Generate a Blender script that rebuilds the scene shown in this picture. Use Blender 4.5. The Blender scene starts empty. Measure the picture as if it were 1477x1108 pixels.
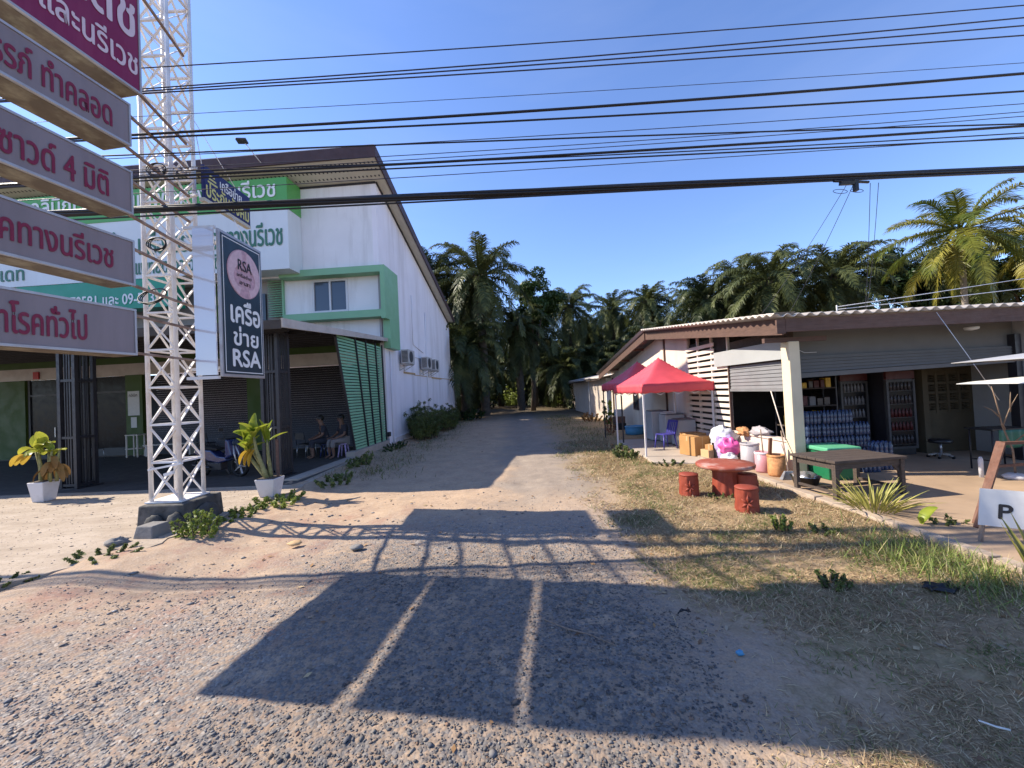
import bpy, math, random
import numpy as np
from mathutils import Vector, Matrix, noise
R = math.radians
rnd = random.Random(7)
S = bpy.context.scene
COL = S.collection

# ------------------------------------------------------------------ camera
cam = bpy.data.cameras.new("camera")
cam.sensor_width = 36.0
cam.lens = 565.0 / 1477.0 * 36.0
cam.clip_start, cam.clip_end = 0.05, 2000
camo = bpy.data.objects.new("camera", cam)
COL.objects.link(camo)
S.camera = camo
camo.matrix_world = Matrix.Translation((0, 0, 2.0)) @ Matrix.Rotation(R(90 + 1.1), 4, 'X') @ Matrix.Rotation(R(-2.7), 4, 'Z')

# ------------------------------------------------------------------ sun and sky
SUN = Vector((-1.19, 0.22, 1.0)).normalized()          # towards the sun
ELEV = math.asin(SUN.z)
W = bpy.data.worlds.new("World")
S.world = W
W.use_nodes = True
wn = W.node_tree
bg = wn.nodes["Background"]
sky = wn.nodes.new("ShaderNodeTexSky")
sky.sky_type = 'NISHITA'
sky.sun_disc = False
sky.sun_elevation = ELEV
sky.sun_rotation = math.atan2(SUN.x, SUN.y)
sky.air_density = 1.0
sky.dust_density = 0.15
sky.ozone_density = 3.0
tnt = wn.nodes.new("ShaderNodeMix"); tnt.data_type = 'RGBA'; tnt.blend_type = 'MULTIPLY'; tnt.inputs[0].default_value = 1.0
tnt.inputs[7].default_value = (.88, .93, 1.15, 1)
cw = wn.nodes.new("ShaderNodeTexCoord"); cm_ = wn.nodes.new("ShaderNodeMapping"); cm_.inputs["Scale"].default_value = (1.2, 1.2, 6.0)
cn_ = wn.nodes.new("ShaderNodeTexNoise"); cn_.inputs["Scale"].default_value = 2.2; cn_.inputs["Detail"].default_value = 7
cr_ = wn.nodes.new("ShaderNodeMapRange"); cr_.inputs[1].default_value = .50; cr_.inputs[2].default_value = .80; cr_.inputs[4].default_value = .07
wisp = wn.nodes.new("ShaderNodeMix"); wisp.data_type = 'RGBA'; wisp.inputs[7].default_value = (3.4, 3.7, 4.4, 1)   # faint high cloud
wn.links.new(cw.outputs["Generated"], cm_.inputs[0]); wn.links.new(cm_.outputs[0], cn_.inputs["Vector"]); wn.links.new(cn_.outputs["Fac"], cr_.inputs[0])
wn.links.new(sky.outputs[0], tnt.inputs[6]); wn.links.new(tnt.outputs[2], wisp.inputs[6]); wn.links.new(cr_.outputs[0], wisp.inputs[0])
wn.links.new(wisp.outputs[2], bg.inputs[0])
bg.inputs[1].default_value = 0.138
sun = bpy.data.lights.new("sun", 'SUN')
sun.energy = 5.0
sun.angle = R(0.53)
sun.color = (1.0, 0.90, 0.75)
suno = bpy.data.objects.new("sun", sun)
COL.objects.link(suno)
suno.rotation_euler = (-SUN).to_track_quat('-Z', 'Y').to_euler()
suno.location = (-20, 5, 20)
S.view_settings.view_transform = 'Standard'
S.view_settings.look = 'None'
S.view_settings.gamma = 1.0
S.view_settings.use_curve_mapping = False
S.view_settings.exposure = 0.86
S.render.engine = 'CYCLES'
S.cycles.max_bounces = 6
S.cycles.transparent_max_bounces = 8

# ------------------------------------------------------------------ helpers
class MB:
    """collects faces (world coordinates unless built with local=True)"""
    def __init__(s):
        s.v, s.f, s.mi, s.sm = [], [], [], []
    def add(s, vs, fs, mi=0, smooth=False):
        n = len(s.v)
        s.v += [tuple(p) for p in vs]
        for f in fs:
            s.f.append(tuple(i + n for i in f)); s.mi.append(mi); s.sm.append(smooth)
        return s
    def poly(s, pts, mi=0):
        return s.add(pts, [tuple(range(len(pts)))], mi)
    def box(s, x0, x1, y0, y1, z0, z1, mi=0):
        v = [(x0, y0, z0), (x1, y0, z0), (x1, y1, z0), (x0, y1, z0), (x0, y0, z1), (x1, y0, z1), (x1, y1, z1), (x0, y1, z1)]
        return s.add(v, [(0, 3, 2, 1), (4, 5, 6, 7), (0, 1, 5, 4), (1, 2, 6, 5), (2, 3, 7, 6), (3, 0, 4, 7)], mi)
    def hexa(s, b, t, mi=0):
        """eight corners: bottom ring b, top ring t, both counter-clockwise"""
        return s.add(list(b) + list(t), [(0, 3, 2, 1), (4, 5, 6, 7), (0, 1, 5, 4), (1, 2, 6, 5), (2, 3, 7, 6), (3, 0, 4, 7)], mi)
    def obox(s, c, sx, sy, sz, rz=0.0, rx=0.0, mi=0):
        m = Matrix.Rotation(rz, 3, 'Z') @ Matrix.Rotation(rx, 3, 'X')
        c = Vector(c)
        v = []
        for z in (-.5, .5):
            for x, y in ((-.5, -.5), (.5, -.5), (.5, .5), (-.5, .5)):
                v.append(c + m @ Vector((x * sx, y * sy, z * sz)))
        return s.add(v, [(0, 3, 2, 1), (4, 5, 6, 7), (0, 1, 5, 4), (1, 2, 6, 5), (2, 3, 7, 6), (3, 0, 4, 7)], mi)
    def bar(s, p, q, w, h=None, up=(0, 0, 1), mi=0):
        p, q = Vector(p), Vector(q)
        h = h or w
        d = (q - p).normalized()
        u = Vector(up)
        if abs(d.dot(u)) > .98:
            u = Vector((0, 1, 0))
        a = d.cross(u).normalized()
        b = a.cross(d)
        v = []
        for c in (p, q):
            for i, j in ((-1, -1), (1, -1), (1, 1), (-1, 1)):
                v.append(c + a * (i * w / 2) + b * (j * h / 2))
        return s.add(v, [(0, 1, 2, 3), (7, 6, 5, 4), (0, 4, 5, 1), (1, 5, 6, 2), (2, 6, 7, 3), (3, 7, 4, 0)], mi)
    def tube(s, pts, r, n=8, mi=0, cap=True):
        pts = [Vector(p) for p in pts]
        rs = r if isinstance(r, (list, tuple)) else [r] * len(pts)
        base = len(s.v)
        a = None
        for i, p in enumerate(pts):
            d = (pts[min(i + 1, len(pts) - 1)] - pts[max(i - 1, 0)]).normalized()
            if a is None:
                u = Vector((0, 0, 1)) if abs(d.z) < .9 else Vector((1, 0, 0))
                a = d.cross(u).normalized()
            else:
                a = (a - d * a.dot(d)).normalized()
            b = d.cross(a)
            for k in range(n):
                t = 2 * math.pi * k / n
                s.v.append(tuple(p + (a * math.cos(t) + b * math.sin(t)) * rs[i]))
        for i in range(len(pts) - 1):
            for k in range(n):
                k2 = (k + 1) % n
                s.f.append((base + i * n + k, base + i * n + k2, base + (i + 1) * n + k2, base + (i + 1) * n + k))
                s.mi.append(mi); s.sm.append(True)
        if cap:
            s.f.append(tuple(base + k for k in reversed(range(n)))); s.mi.append(mi); s.sm.append(False)
            e = base + (len(pts) - 1) * n
            s.f.append(tuple(e + k for k in range(n))); s.mi.append(mi); s.sm.append(False)
        return s
    def lathe(s, prof, c, n=20, mi=0, smooth=True, axis='Z', cap=True, wob=0.0):
        base = len(s.v)
        cx, cy, cz = c
        for (r, z) in prof:
            for k in range(n):
                t = 2 * math.pi * k / n
                rr = r * (1 + (wob * math.sin(3 * t + z * 9) if wob else 0))
                a, b = rr * math.cos(t), rr * math.sin(t)
                if axis == 'Z': s.v.append((cx + a, cy + b, cz + z))
                elif axis == 'Y': s.v.append((cx + a, cy + z, cz - b))
                else: s.v.append((cx + z, cy + a, cz + b))
        for i in range(len(prof) - 1):
            for k in range(n):
                k2 = (k + 1) % n
                s.f.append((base + i * n + k, base + i * n + k2, base + (i + 1) * n + k2, base + (i + 1) * n + k))
                s.mi.append(mi); s.sm.append(smooth)
        if cap:
            s.f.append(tuple(base + k for k in reversed(range(n)))); s.mi.append(mi); s.sm.append(False)
            e = base + (len(prof) - 1) * n
            s.f.append(tuple(e + k for k in range(n))); s.mi.append(mi); s.sm.append(False)
        return s
    def prism(s, pts, d, mi=0):
        """extrude a planar polygon by vector d"""
        n = len(pts)
        d = Vector(d)
        v = [Vector(p) for p in pts] + [Vector(p) + d for p in pts]
        f = [tuple(reversed(range(n))), tuple(range(n, 2 * n))] + [(i, (i + 1) % n, n + (i + 1) % n, n + i) for i in range(n)]
        return s.add(v, f, mi)
    def grid(s, fn, nu, nv, mi=0, smooth=True):
        v = [fn(i / nu, j / nv) for j in range(nv + 1) for i in range(nu + 1)]
        f = [(j * (nu + 1) + i, j * (nu + 1) + i + 1, (j + 1) * (nu + 1) + i + 1, (j + 1) * (nu + 1) + i) for j in range(nv) for i in range(nu)]
        return s.add(v, f, mi, smooth)
    def build(s, name, mat, parent=None, local=False, origin=None, bevel=0.0, solid=0.0):
        v = s.v
        if parent is not None and not local:
            t = parent
            while t.parent: t = t.parent
            inv = t.matrix_basis.inverted()
            v = [tuple(inv @ Vector(p)) for p in v]
        elif parent is None and not local:
            if origin is None:
                xs = [p[0] for p in v]; ys = [p[1] for p in v]; zs = [p[2] for p in v]
                origin = ((min(xs) + max(xs)) / 2, (min(ys) + max(ys)) / 2, min(zs))
            v = [(p[0] - origin[0], p[1] - origin[1], p[2] - origin[2]) for p in v]
        me = bpy.data.meshes.new(name)
        me.from_pydata(v, [], s.f)
        me.polygons.foreach_set("use_smooth", s.sm)
        for m in (mat if isinstance(mat, (list, tuple)) else [mat]):
            me.materials.append(m)
        me.polygons.foreach_set("material_index", s.mi)
        me.validate(); me.update()
        o = bpy.data.objects.new(name, me)
        COL.objects.link(o)
        if parent is not None: o.parent = parent
        elif origin is not None: o.location = origin
        if bevel:
            b = o.modifiers.new("bevel", 'BEVEL'); b.width = bevel; b.segments = 2; b.limit_method = 'ANGLE'; b.angle_limit = R(40)
        if solid:
            b = o.modifiers.new("solid", 'SOLIDIFY'); b.thickness = solid; b.offset = 0
        return o

def tag(o, label=None, cat=None, group=None, kind=None):
    if label: o['label'] = label
    if cat: o['category'] = cat
    if group: o['group'] = group
    if kind: o['kind'] = kind
    return o

def thing(name, label, cat, loc=(0, 0, 0), rz=0.0, group=None):
    o = bpy.data.objects.new(name, None)
    COL.objects.link(o)
    o.empty_display_size = .2
    o.location = loc
    o.rotation_euler = (0, 0, rz)
    return tag(o, label, cat, group)

def copy_tree(o, loc=None, rz=None, label=None, parent=None):
    c = o.copy()
    COL.objects.link(c)
    if parent is not None: c.parent = parent
    if loc is not None: c.location = loc
    if rz is not None: c.rotation_euler = (0, 0, rz)
    if label: c['label'] = label
    for ch in list(o.children):
        copy_tree(ch, parent=c)
    return c

def npmesh(name, verts, faces, mat, smooth=False, colors=None, parent=None, origin=(0, 0, 0)):
    """mesh from numpy arrays; faces (n,3) or (n,4); colors one rgb per face"""
    verts = np.asarray(verts, dtype=np.float32).reshape(-1, 3) - np.array(origin, dtype=np.float32)
    k = faces.shape[1]
    me = bpy.data.meshes.new(name)
    me.vertices.add(len(verts)); me.vertices.foreach_set("co", verts.ravel())
    me.loops.add(faces.size); me.loops.foreach_set("vertex_index", faces.astype(np.int32).ravel())
    me.polygons.add(len(faces)); me.polygons.foreach_set("loop_start", np.arange(0, faces.size, k, dtype=np.int32))
    if smooth: me.polygons.foreach_set("use_smooth", np.ones(len(faces), dtype=bool))
    if colors is not None:
        ca = me.attributes.new("tint", 'FLOAT_COLOR', 'FACE')
        c4 = np.ones((len(faces), 4), dtype=np.float32); c4[:, :3] = colors
        ca.data.foreach_set("color", c4.ravel())
    me.materials.append(mat)
    me.update(); me.validate()
    o = bpy.data.objects.new(name, me)
    COL.objects.link(o)
    o.location = origin
    if parent is not None: o.parent = parent
    return o

# ------------------------------------------------------------------ materials
def lin(c):
    """sRGB 0-255 triple -> linear"""
    return tuple(((x / 255 + .055) / 1.055) ** 2.4 if x / 255 > .04045 else x / 255 / 12.92 for x in c)

class NT:
    def __init__(s, name):
        s.m = bpy.data.materials.new(name)
        s.m.use_nodes = True
        s.t = s.m.node_tree
        s.b = s.t.nodes["Principled BSDF"]
        s.out = s.t.nodes["Material Output"]
    def n(s, typ, **kw):
        nd = s.t.nodes.new(typ)
        for k, v in kw.items(): setattr(nd, k, v)
        return nd
    def l(s, a, b): s.t.links.new(a, b)
    def noise(s, vec, scale, detail=4, rough=.55):
        nd = s.n("ShaderNodeTexNoise"); nd.inputs["Scale"].default_value = scale; nd.inputs["Detail"].default_value = detail
        nd.inputs["Roughness"].default_value = rough
        s.l(vec, nd.inputs["Vector"]); return nd.outputs["Fac"]
    def ramp(s, fac, stops):
        nd = s.n("ShaderNodeValToRGB")
        e = nd.color_ramp.elements
        while len(e) < len(stops): e.new(.5)
        for i, (p, c) in enumerate(stops):
            e[i].position = p
            e[i].color = (c, c, c, 1) if isinstance(c, (int, float)) else (*c, 1)
        s.l(fac, nd.inputs[0]); return nd.outputs[0]
    def mix(s, fac, a, b, mode='MIX'):
        nd = s.n("ShaderNodeMix", data_type='RGBA', blend_type=mode)
        for i, x in ((0, fac), (6, a), (7, b)):
            if isinstance(x, (int, float)): nd.inputs[i].default_value = x if i == 0 else (x, x, x, 1)
            elif isinstance(x, tuple): nd.inputs[i].default_value = (*x, 1)
            else: s.l(x, nd.inputs[i])
        return nd.outputs[2]
    def math(s, op, a, b=0.0, c=0.0):
        nd = s.n("ShaderNodeMath", operation=op)
        for i, x in enumerate((a, b, c)):
            if isinstance(x, (int, float)): nd.inputs[i].default_value = x
            else: s.l(x, nd.inputs[i])
        return nd.outputs[0]
    def bump(s, h, strength=.3, dist=.02):
        nd = s.n("ShaderNodeBump"); nd.inputs["Strength"].default_value = strength; nd.inputs["Distance"].default_value = dist
        s.l(h, nd.inputs["Height"]); s.l(nd.outputs[0], s.b.inputs["Normal"])

def mat(name, col, rough=.6, var=.18, scale=6.0, bump=0.0, bscale=60.0, metal=0.0, spec=.4, stain=None, stain_amt=.5,
        stain_scale=1.5, streak=False, coat=0.0, stretch=None):
    t = NT(name)
    tc = t.n("ShaderNodeTexCoord").outputs["Object"]
    if stretch:
        mp = t.n("ShaderNodeMapping"); mp.inputs["Scale"].default_value = stretch; t.l(tc, mp.inputs[0]); v1 = mp.outputs[0]
    else: v1 = tc
    n1 = t.noise(v1, scale, 5)
    c = t.ramp(n1, [(.28, tuple(x * (1 - var) for x in col)), (.72, tuple(min(1, x * (1 + var)) for x in col))])
    if stain is not None:
        if streak:
            mp = t.n("ShaderNodeMapping"); mp.inputs["Scale"].default_value = (1, 1, .12); t.l(tc, mp.inputs[0]); v2 = mp.outputs[0]
        else: v2 = tc
        n2 = t.noise(v2, stain_scale, 6, .65)
        c = t.mix(t.ramp(n2, [(.48, 0.0), (.75, stain_amt)]), c, stain)
    t.l(c, t.b.inputs["Base Color"])
    rr = t.ramp(t.noise(tc, scale * 2.3, 3), [(.3, max(0, rough - .1)), (.7, min(1, rough + .1))])
    t.l(rr, t.b.inputs["Roughness"])
    t.b.inputs["Metallic"].default_value = metal
    t.b.inputs["Specular IOR Level"].default_value = spec
    t.b.inputs["Coat Weight"].default_value = coat
    if bump: t.bump(t.noise(tc, bscale, 4), bump, .01)
    return t.m

def leafmat(name, c1, c2, trans=.25, rough=.45, scale=2.0, attr=False):
    t = NT(name)
    if attr:
        c = t.n("ShaderNodeAttribute", attribute_name="tint").outputs["Color"]
    else:
        tc = t.n("ShaderNodeTexCoord").outputs["Object"]
        oi = t.n("ShaderNodeObjectInfo").outputs["Random"]
        f = t.math('ADD', t.noise(tc, scale, 3), t.math('MULTIPLY', t.math('SUBTRACT', oi, .5), .25))
        c = t.ramp(f, [(.32, c1), (.68, c2)])
    t.l(c, t.b.inputs["Base Color"])
    t.b.inputs["Roughness"].default_value = rough
    t.b.inputs["Specular IOR Level"].default_value = .28
    tr = t.n("ShaderNodeBsdfTranslucent"); t.l(c, tr.inputs[0])
    mx = t.n("ShaderNodeMixShader"); mx.inputs[0].default_value = trans
    t.l(t.b.outputs[0], mx.inputs[1]); t.l(tr.outputs[0], mx.inputs[2]); t.l(mx.outputs[0], t.out.inputs[0])
    return t.m

def attrmat(name, rough=.85):
    t = NT(name)
    c = t.n("ShaderNodeAttribute", attribute_name="tint").outputs["Color"]
    t.l(c, t.b.inputs["Base Color"]); t.b.inputs["Roughness"].default_value = rough
    t.b.inputs["Specular IOR Level"].default_value = .2
    return t.m

def glassmat(name, tint=(.02, .025, .03), rough=.06):
    t = NT(name)
    t.b.inputs["Base Color"].default_value = (*tint, 1); t.b.inputs["Roughness"].default_value = rough
    t.b.inputs["Specular IOR Level"].default_value = .7
    tc = t.n("ShaderNodeTexCoord").outputs["Object"]
    t.bump(t.noise(tc, 1.2, 2), .05, .02)
    return t.m

M = {}
M['white_wall'] = mat('white_wall_paint', (.78, .77, .77), .8, .04, 1.2, .12, 90, stain=(.40, .38, .35), stain_amt=.6, stain_scale=1.6, streak=True)
M['white_side'] = mat('white_side_paint', (.82, .79, .82), .85, .04, 1.0, .12, 80, stain=(.46, .42, .40), stain_amt=.55, stain_scale=1.3, streak=True)
M['cream_wall'] = mat('cream_plaster', (.66, .58, .47), .85, .07, 1.3, .2, 70, stain=(.35, .28, .22), stain_amt=.5, stain_scale=1.0, streak=True)
M['pink_wall'] = mat('faded_pink_plaster', (.66, .54, .46), .85, .07, 1.3, .2, 70, stain=(.38, .3, .25), stain_amt=.5, stain_scale=1.2, streak=True)
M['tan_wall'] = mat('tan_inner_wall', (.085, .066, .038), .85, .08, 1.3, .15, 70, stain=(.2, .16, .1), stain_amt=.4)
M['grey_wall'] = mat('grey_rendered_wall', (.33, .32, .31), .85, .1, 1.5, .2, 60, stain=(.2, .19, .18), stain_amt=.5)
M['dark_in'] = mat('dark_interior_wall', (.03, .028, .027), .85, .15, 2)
M['green'] = mat('green_paint', (.22, .44, .25), .5, .06, 1.2, .05, 60, stain=(.24, .42, .26), stain_amt=.3)
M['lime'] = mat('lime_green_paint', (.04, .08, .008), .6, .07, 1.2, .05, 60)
M['green_sign'] = mat('green_sign_sheet', (.10, .36, .09), .45, .05, .8)
M['teal_sign'] = mat('teal_green_sign_sheet', (.02, .28, .17), .45, .05, .8)
M['white_sign'] = mat('white_sign_sheet', (.66, .70, .71), .45, .04, .6, stain=(.5, .5, .5), stain_amt=.3, streak=True)
M['dk_green_letter'] = mat('dark_green_lettering', (.05, .17, .11), .5, .05)
M['white_letter'] = mat('white_lettering', (.78, .79, .77), .5, .03)
M['roof_brown'] = mat('brown_fascia_paint', (.065, .035, .034), .6, .15, 3)
M['soffit'] = mat('perforated_cream_soffit', (.52, .50, .42), .8, .05, 3)
M['roof_sheet'] = mat('roof_sheet', (.25, .2, .18), .5, .1, 2)
M['beige_metal'] = mat('beige_canopy_trim', (.50, .45, .40), .5, .08, 3, stain=(.25, .2, .16), stain_amt=.5, stain_scale=2)
M['dark_steel'] = mat('dark_steel_column_paint', (.018, .017, .022), .45, .2, 5, .1, 60, spec=.5)
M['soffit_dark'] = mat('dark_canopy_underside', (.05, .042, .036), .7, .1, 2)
M['shutter_dark'] = mat('dark_roller_shutter', (.026, .024, .028), .4, .12, 2, metal=.3)
M['shutter_grey'] = mat('grey_roller_shutter', (.24, .24, .245), .45, .08, 2, metal=.3, stain=(.2, .19, .18), stain_amt=.4)
M['alu'] = mat('aluminium_frame', (.62, .62, .63), .4, .05, 4)
M['tower_white'] = mat('weathered_white_steel', (.76, .73, .70), .55, .08, 5, .1, 50, stain=(.36, .21, .13), stain_amt=.45, stain_scale=3.2)
M['rust_arm'] = mat('rusty_steel_arm', (.25, .16, .11), .7, .3, 8, .2, 50, stain=(.4, .33, .28), stain_amt=.6, stain_scale=4)
M['concrete'] = mat('weathered_concrete', (.22, .205, .19), .9, .3, 5, .7, 25, stain=(.05, .047, .043), stain_amt=.8, stain_scale=2.5)
M['dk_concrete'] = mat('mossy_dark_concrete', (.06, .058, .054), .9, .4, 6, .8, 22, stain=(.24, .22, .2), stain_amt=.5, stain_scale=4)
M['sign_face'] = mat('grey_pink_lightbox_face', (.235, .195, .205), .45, .05, 1.0, stain=(.14, .11, .11), stain_amt=.6, stain_scale=1.6, streak=True)
M['sign_case'] = mat('galvanised_sign_case', (.42, .41, .42), .4, .08, 3, metal=.35, stain=(.2, .16, .13), stain_amt=.5, stain_scale=3)
M['sign_under'] = mat('dusty_sign_underside', (.13, .10, .07), .8, .25, 4, stain=(.42, .38, .25), stain_amt=.6, stain_scale=3)
M['magenta'] = mat('magenta_lightbox_face', (.19, .008, .06), .5, .07, 1.0, stain=(.3, .07, .13), stain_amt=.5, streak=True)
M['crimson_letter'] = mat('crimson_lettering', (.19, .008, .04), .5, .06)
M['pale_letter'] = mat('pale_pink_lettering', (.62, .50, .54), .5, .05)
M['navy_sign'] = mat('navy_sign_sheet', (.018, .02, .10), .5, .1, 2)
M['yellow_letter'] = mat('pale_yellow_lettering', (.60, .56, .20), .5, .05)
M['slate_sign'] = mat('slate_blue_sign_sheet', (.018, .035, .05), .4, .15, 3)
M['emblem_pink'] = mat('dusty_pink_emblem', (.52, .32, .36), .5, .25, 14)
M['emblem_hand'] = mat('pale_pink_emblem_hands', (.64, .45, .48), .5, .12, 20)
M['gloss_white'] = mat('glossy_white_board', (.62, .65, .72), .08, .03, 1, spec=1.0, coat=1.0)
M['ink'] = mat('black_ink', (.02, .018, .02), .5, .1)
M['cable'] = mat('black_cable', (.012, .012, .015), .45, .2, 30)
M['cable_thin'] = mat('dark_blue_grey_wire', (.03, .03, .05), .5, .2, 30)
M['pot'] = mat('white_plastic_pot', (.62, .61, .62), .35, .05, 3, stain=(.35, .31, .27), stain_amt=.5, stain_scale=3)
M['soil'] = mat('potting_soil', (.10, .075, .055), .95, .3, 20, .5, 60)
M['tent_red'] = mat('red_polyester_canopy', (.62, .075, .095), .55, .08, 3, .1, 40, stain=(.42, .05, .06), stain_amt=.4, stain_scale=2)
M['tent_leg'] = mat('white_gazebo_pole', (.62, .60, .60), .4, .05, 4)
M['dark_pole'] = mat('dark_gazebo_pole', (.03, .03, .035), .4, .1, 4)
M['terracotta'] = mat('red_painted_concrete', (.26, .045, .022), .6, .18, 5, .35, 30, stain=(.20, .06, .04), stain_amt=.6, stain_scale=5)
M['worn_top'] = mat('worn_red_table_top', (.30, .07, .04), .5, .12, 4, .2, 30, stain=(.62, .52, .45), stain_amt=.9, stain_scale=2.6)
M['wood_dark'] = mat('dark_weathered_wood', (.07, .052, .042), .75, .35, 5, .35, 40, stretch=(1, 9, 9))
M['wood_trim'] = mat('red_brown_timber', (.105, .060, .046), .75, .25, 4, .3, 40, stretch=(1, 1, 8))
M['wood_grey'] = mat('grey_brown_timber', (.22, .16, .12), .8, .3, 5, .3, 40, stretch=(8, 8, 1))
M['wood_red'] = mat('reddish_timber_stand', (.13, .055, .032), .7, .25, 5, .2, 40, stretch=(8, 8, 1))
M['fibre_roof'] = mat('fibre_cement_roof', (.50, .45, .40), .85, .12, 2.5, .2, 40, stain=(.22, .19, .17), stain_amt=.6, stain_scale=1.6)
M['slat_white'] = mat('white_painted_slats', (.66, .58, .50), .7, .1, 3, .15, 40, stain=(.4, .33, .28), stain_amt=.4)
M['pillar'] = mat('cream_pillar_paint', (.64, .55, .38), .8, .08, 2, .2, 50, stain=(.42, .36, .27), stain_amt=.5, streak=True)
M['grey_plate'] = mat('grey_painted_board', (.34, .35, .35), .6, .06, 1.5)
M['floor_shop'] = mat('worn_cement_floor', (.37, .26, .17), .85, .16, 1.2, .25, 30, stain=(.24, .17, .115), stain_amt=.6, stain_scale=.9)
M['slab_grey'] = mat('grey_cement_slab', (.40, .34, .28), .9, .12, 1.5, .3, 30, stain=(.25, .2, .16), stain_amt=.5, stain_scale=1.2)
M['kerb'] = mat('worn_kerb_concrete', (.37, .29, .22), .9, .2, 4, .5, 24, stain=(.16, .12, .09), stain_amt=.6, stain_scale=3)
M['blue_plastic'] = mat('blue_plastic', (.05, .045, .27), .4, .08, 3)
M['blue_cloth'] = mat('light_blue_plastic', (.07, .25, .42), .5, .1, 3)
M['green_plastic'] = mat('green_plastic_crate', (.01, .14, .06), .45, .1, 3)
M['green_lid'] = mat('pale_green_lid', (.10, .36, .20), .5, .08, 3)
M['card'] = mat('brown_cardboard', (.42, .22, .08), .85, .1, 3, .1, 40, stain=(.32, .16, .06), stain_amt=.5)
M['card_pale'] = mat('pale_cardboard', (.50, .33, .17), .85, .1, 3, .1, 40)
M['appliance'] = mat('grey_appliance_enamel', (.40, .40, .41), .5, .08, 2, stain=(.24, .19, .15), stain_amt=.6, stain_scale=2)
M['appliance_dk'] = mat('dark_appliance_panel', (.14, .14, .15), .5, .1, 2)
M['ac_white'] = mat('air_conditioner_enamel', (.50, .48, .46), .5, .08, 3, stain=(.3, .25, .2), stain_amt=.4)
M['ac_dark'] = mat('air_conditioner_grille', (.05, .05, .055), .6, .15, 10)
M['bag_white'] = mat('white_plastic_sack', (.62, .62, .66), .45, .1, 5, .6, 14)
M['bag_pink'] = mat('pink_plastic_bag', (.60, .09, .30), .4, .2, 8, .6, 16)
M['bag_purple'] = mat('purple_and_white_sack', (.42, .32, .55), .45, .5, 5, .5, 14)
M['black_plastic'] = mat('black_plastic', (.018, .018, .02), .4, .2, 6)
M['grey_drum'] = mat('grey_plastic_drum', (.36, .33, .34), .5, .1, 4, stain=(.2, .17, .16), stain_amt=.5)
M['clear_pink'] = mat('pink_and_clear_bucket', (.52, .25, .27), .35, .2, 6)
M['basket'] = mat('orange_wicker_basket', (.47, .22, .09), .8, .35, 14, .6, 50)
M['blue_water'] = mat('blue_shrink_wrapped_bottles', (.035, .055, .11), .25, .3, 12, .3, 20, spec=.7)
M['blue_cap'] = mat('blue_bottle_caps', (.02, .05, .17), .4, .1)
M['steel'] = mat('brushed_steel', (.45, .45, .46), .35, .1, 6, metal=.8)
M['skin'] = mat('brown_skin', (.17, .09, .06), .55, .08, 6)
M['shirt_dark'] = mat('dark_shirt_cloth', (.03, .03, .04), .9, .15, 10, .2, 60)
M['shorts_pale'] = mat('pale_grey_trousers', (.2, .18, .175), .9, .1, 8, .2, 60)
M['hair'] = mat('black_hair', (.012, .010, .010), .5, .2, 20)
M['moto_blue'] = mat('dark_blue_scooter_enamel', (.02, .03, .10), .2, .1, 3, coat=.6)
M['rubber'] = mat('black_rubber', (.015, .015, .015), .8, .2, 10)
M['glass'] = glassmat('dark_window_glass')
M['porch_shade_floor'] = mat('shade_toned_porch_cement', (.07, .063, .056), .7, .15, 2, .1, 20)  # forecourt surface with the canopy's shade put into a darker colour
M['glass_dim'] = mat('shade_darkened_glass', (.012, .012, .014), .25, .1, 2, spec=.12)  # glass darkened and dulled, indoor shade put into its colour
M['front_grey'] = mat('dark_grey_front_panel', (.13, .13, .125), .8, .1, 1.5, stain=(.09, .085, .08), stain_amt=.5)
M['glass_blue'] = glassmat('slate_window_glass', (.055, .075, .105), .1)
M['red_paint'] = mat('red_enamel', (.42, .02, .02), .4, .1)
M['yellow'] = mat('yellow_package', (.6, .38, .04), .5, .15, 9)
M['pack_red'] = mat('red_package', (.45, .05, .04), .5, .2, 9)
M['pack_white'] = mat('white_package', (.6, .58, .54), .5, .12, 9)
M['pack_pink'] = mat('pink_package', (.5, .16, .2), .5, .2, 9)
M['dim_frame'] = mat('shade_darkened_alloy', (.055, .055, .058), .5, .1, 4)  # this and the next two carry the indoor shade in their colour
M['dim_red'] = mat('shade_darkened_red', (.07, .012, .012), .5, .1, 4)
M['dim_goods'] = mat('shade_darkened_bottles', (.05, .04, .04), .35, .5, 20)
M['paper'] = mat('white_paper_notice', (.62, .61, .58), .7, .06, 9)
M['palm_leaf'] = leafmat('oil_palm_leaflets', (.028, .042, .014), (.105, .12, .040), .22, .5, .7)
M['palm_leaf_dk'] = leafmat('shaded_plantation_leaflets', (.007, .012, .004), (.018, .026, .008), .10, .6, .7)  # darker copy of the palm leaf, plantation shade put into its colour
M['coco_leaf'] = leafmat('coconut_leaflets', (.09, .12, .02), (.33, .28, .05), .3, .42, .5)
M['palm_trunk'] = mat('palm_trunk_bark', (.075, .06, .045), .9, .35, 5, .6, 12)
M['coco_trunk'] = mat('pale_coconut_trunk', (.26, .22, .17), .9, .25, 5, .5, 12)
M['tree_leaf'] = leafmat('broadleaf_foliage', (.014, .036, .010), (.05, .085, .02), .2, .45, .8)
M['tree_trunk'] = mat('brown_bark', (.09, .065, .045), .9, .3, 6, .6, 14)
M['shrub_leaf'] = leafmat('olive_shrub_leaves', (.06, .085, .025), (.17, .20, .06), .3, .5, 2)
M['weed_leaf'] = leafmat('weed_leaves', (.09, .13, .02), (.25, .30, .06), .3, .5, 3)
M['aglo_leaf'] = leafmat('yellow_green_broad_leaves', (.20, .27, .025), (.44, .43, .06), .35, .35, 4)
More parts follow.
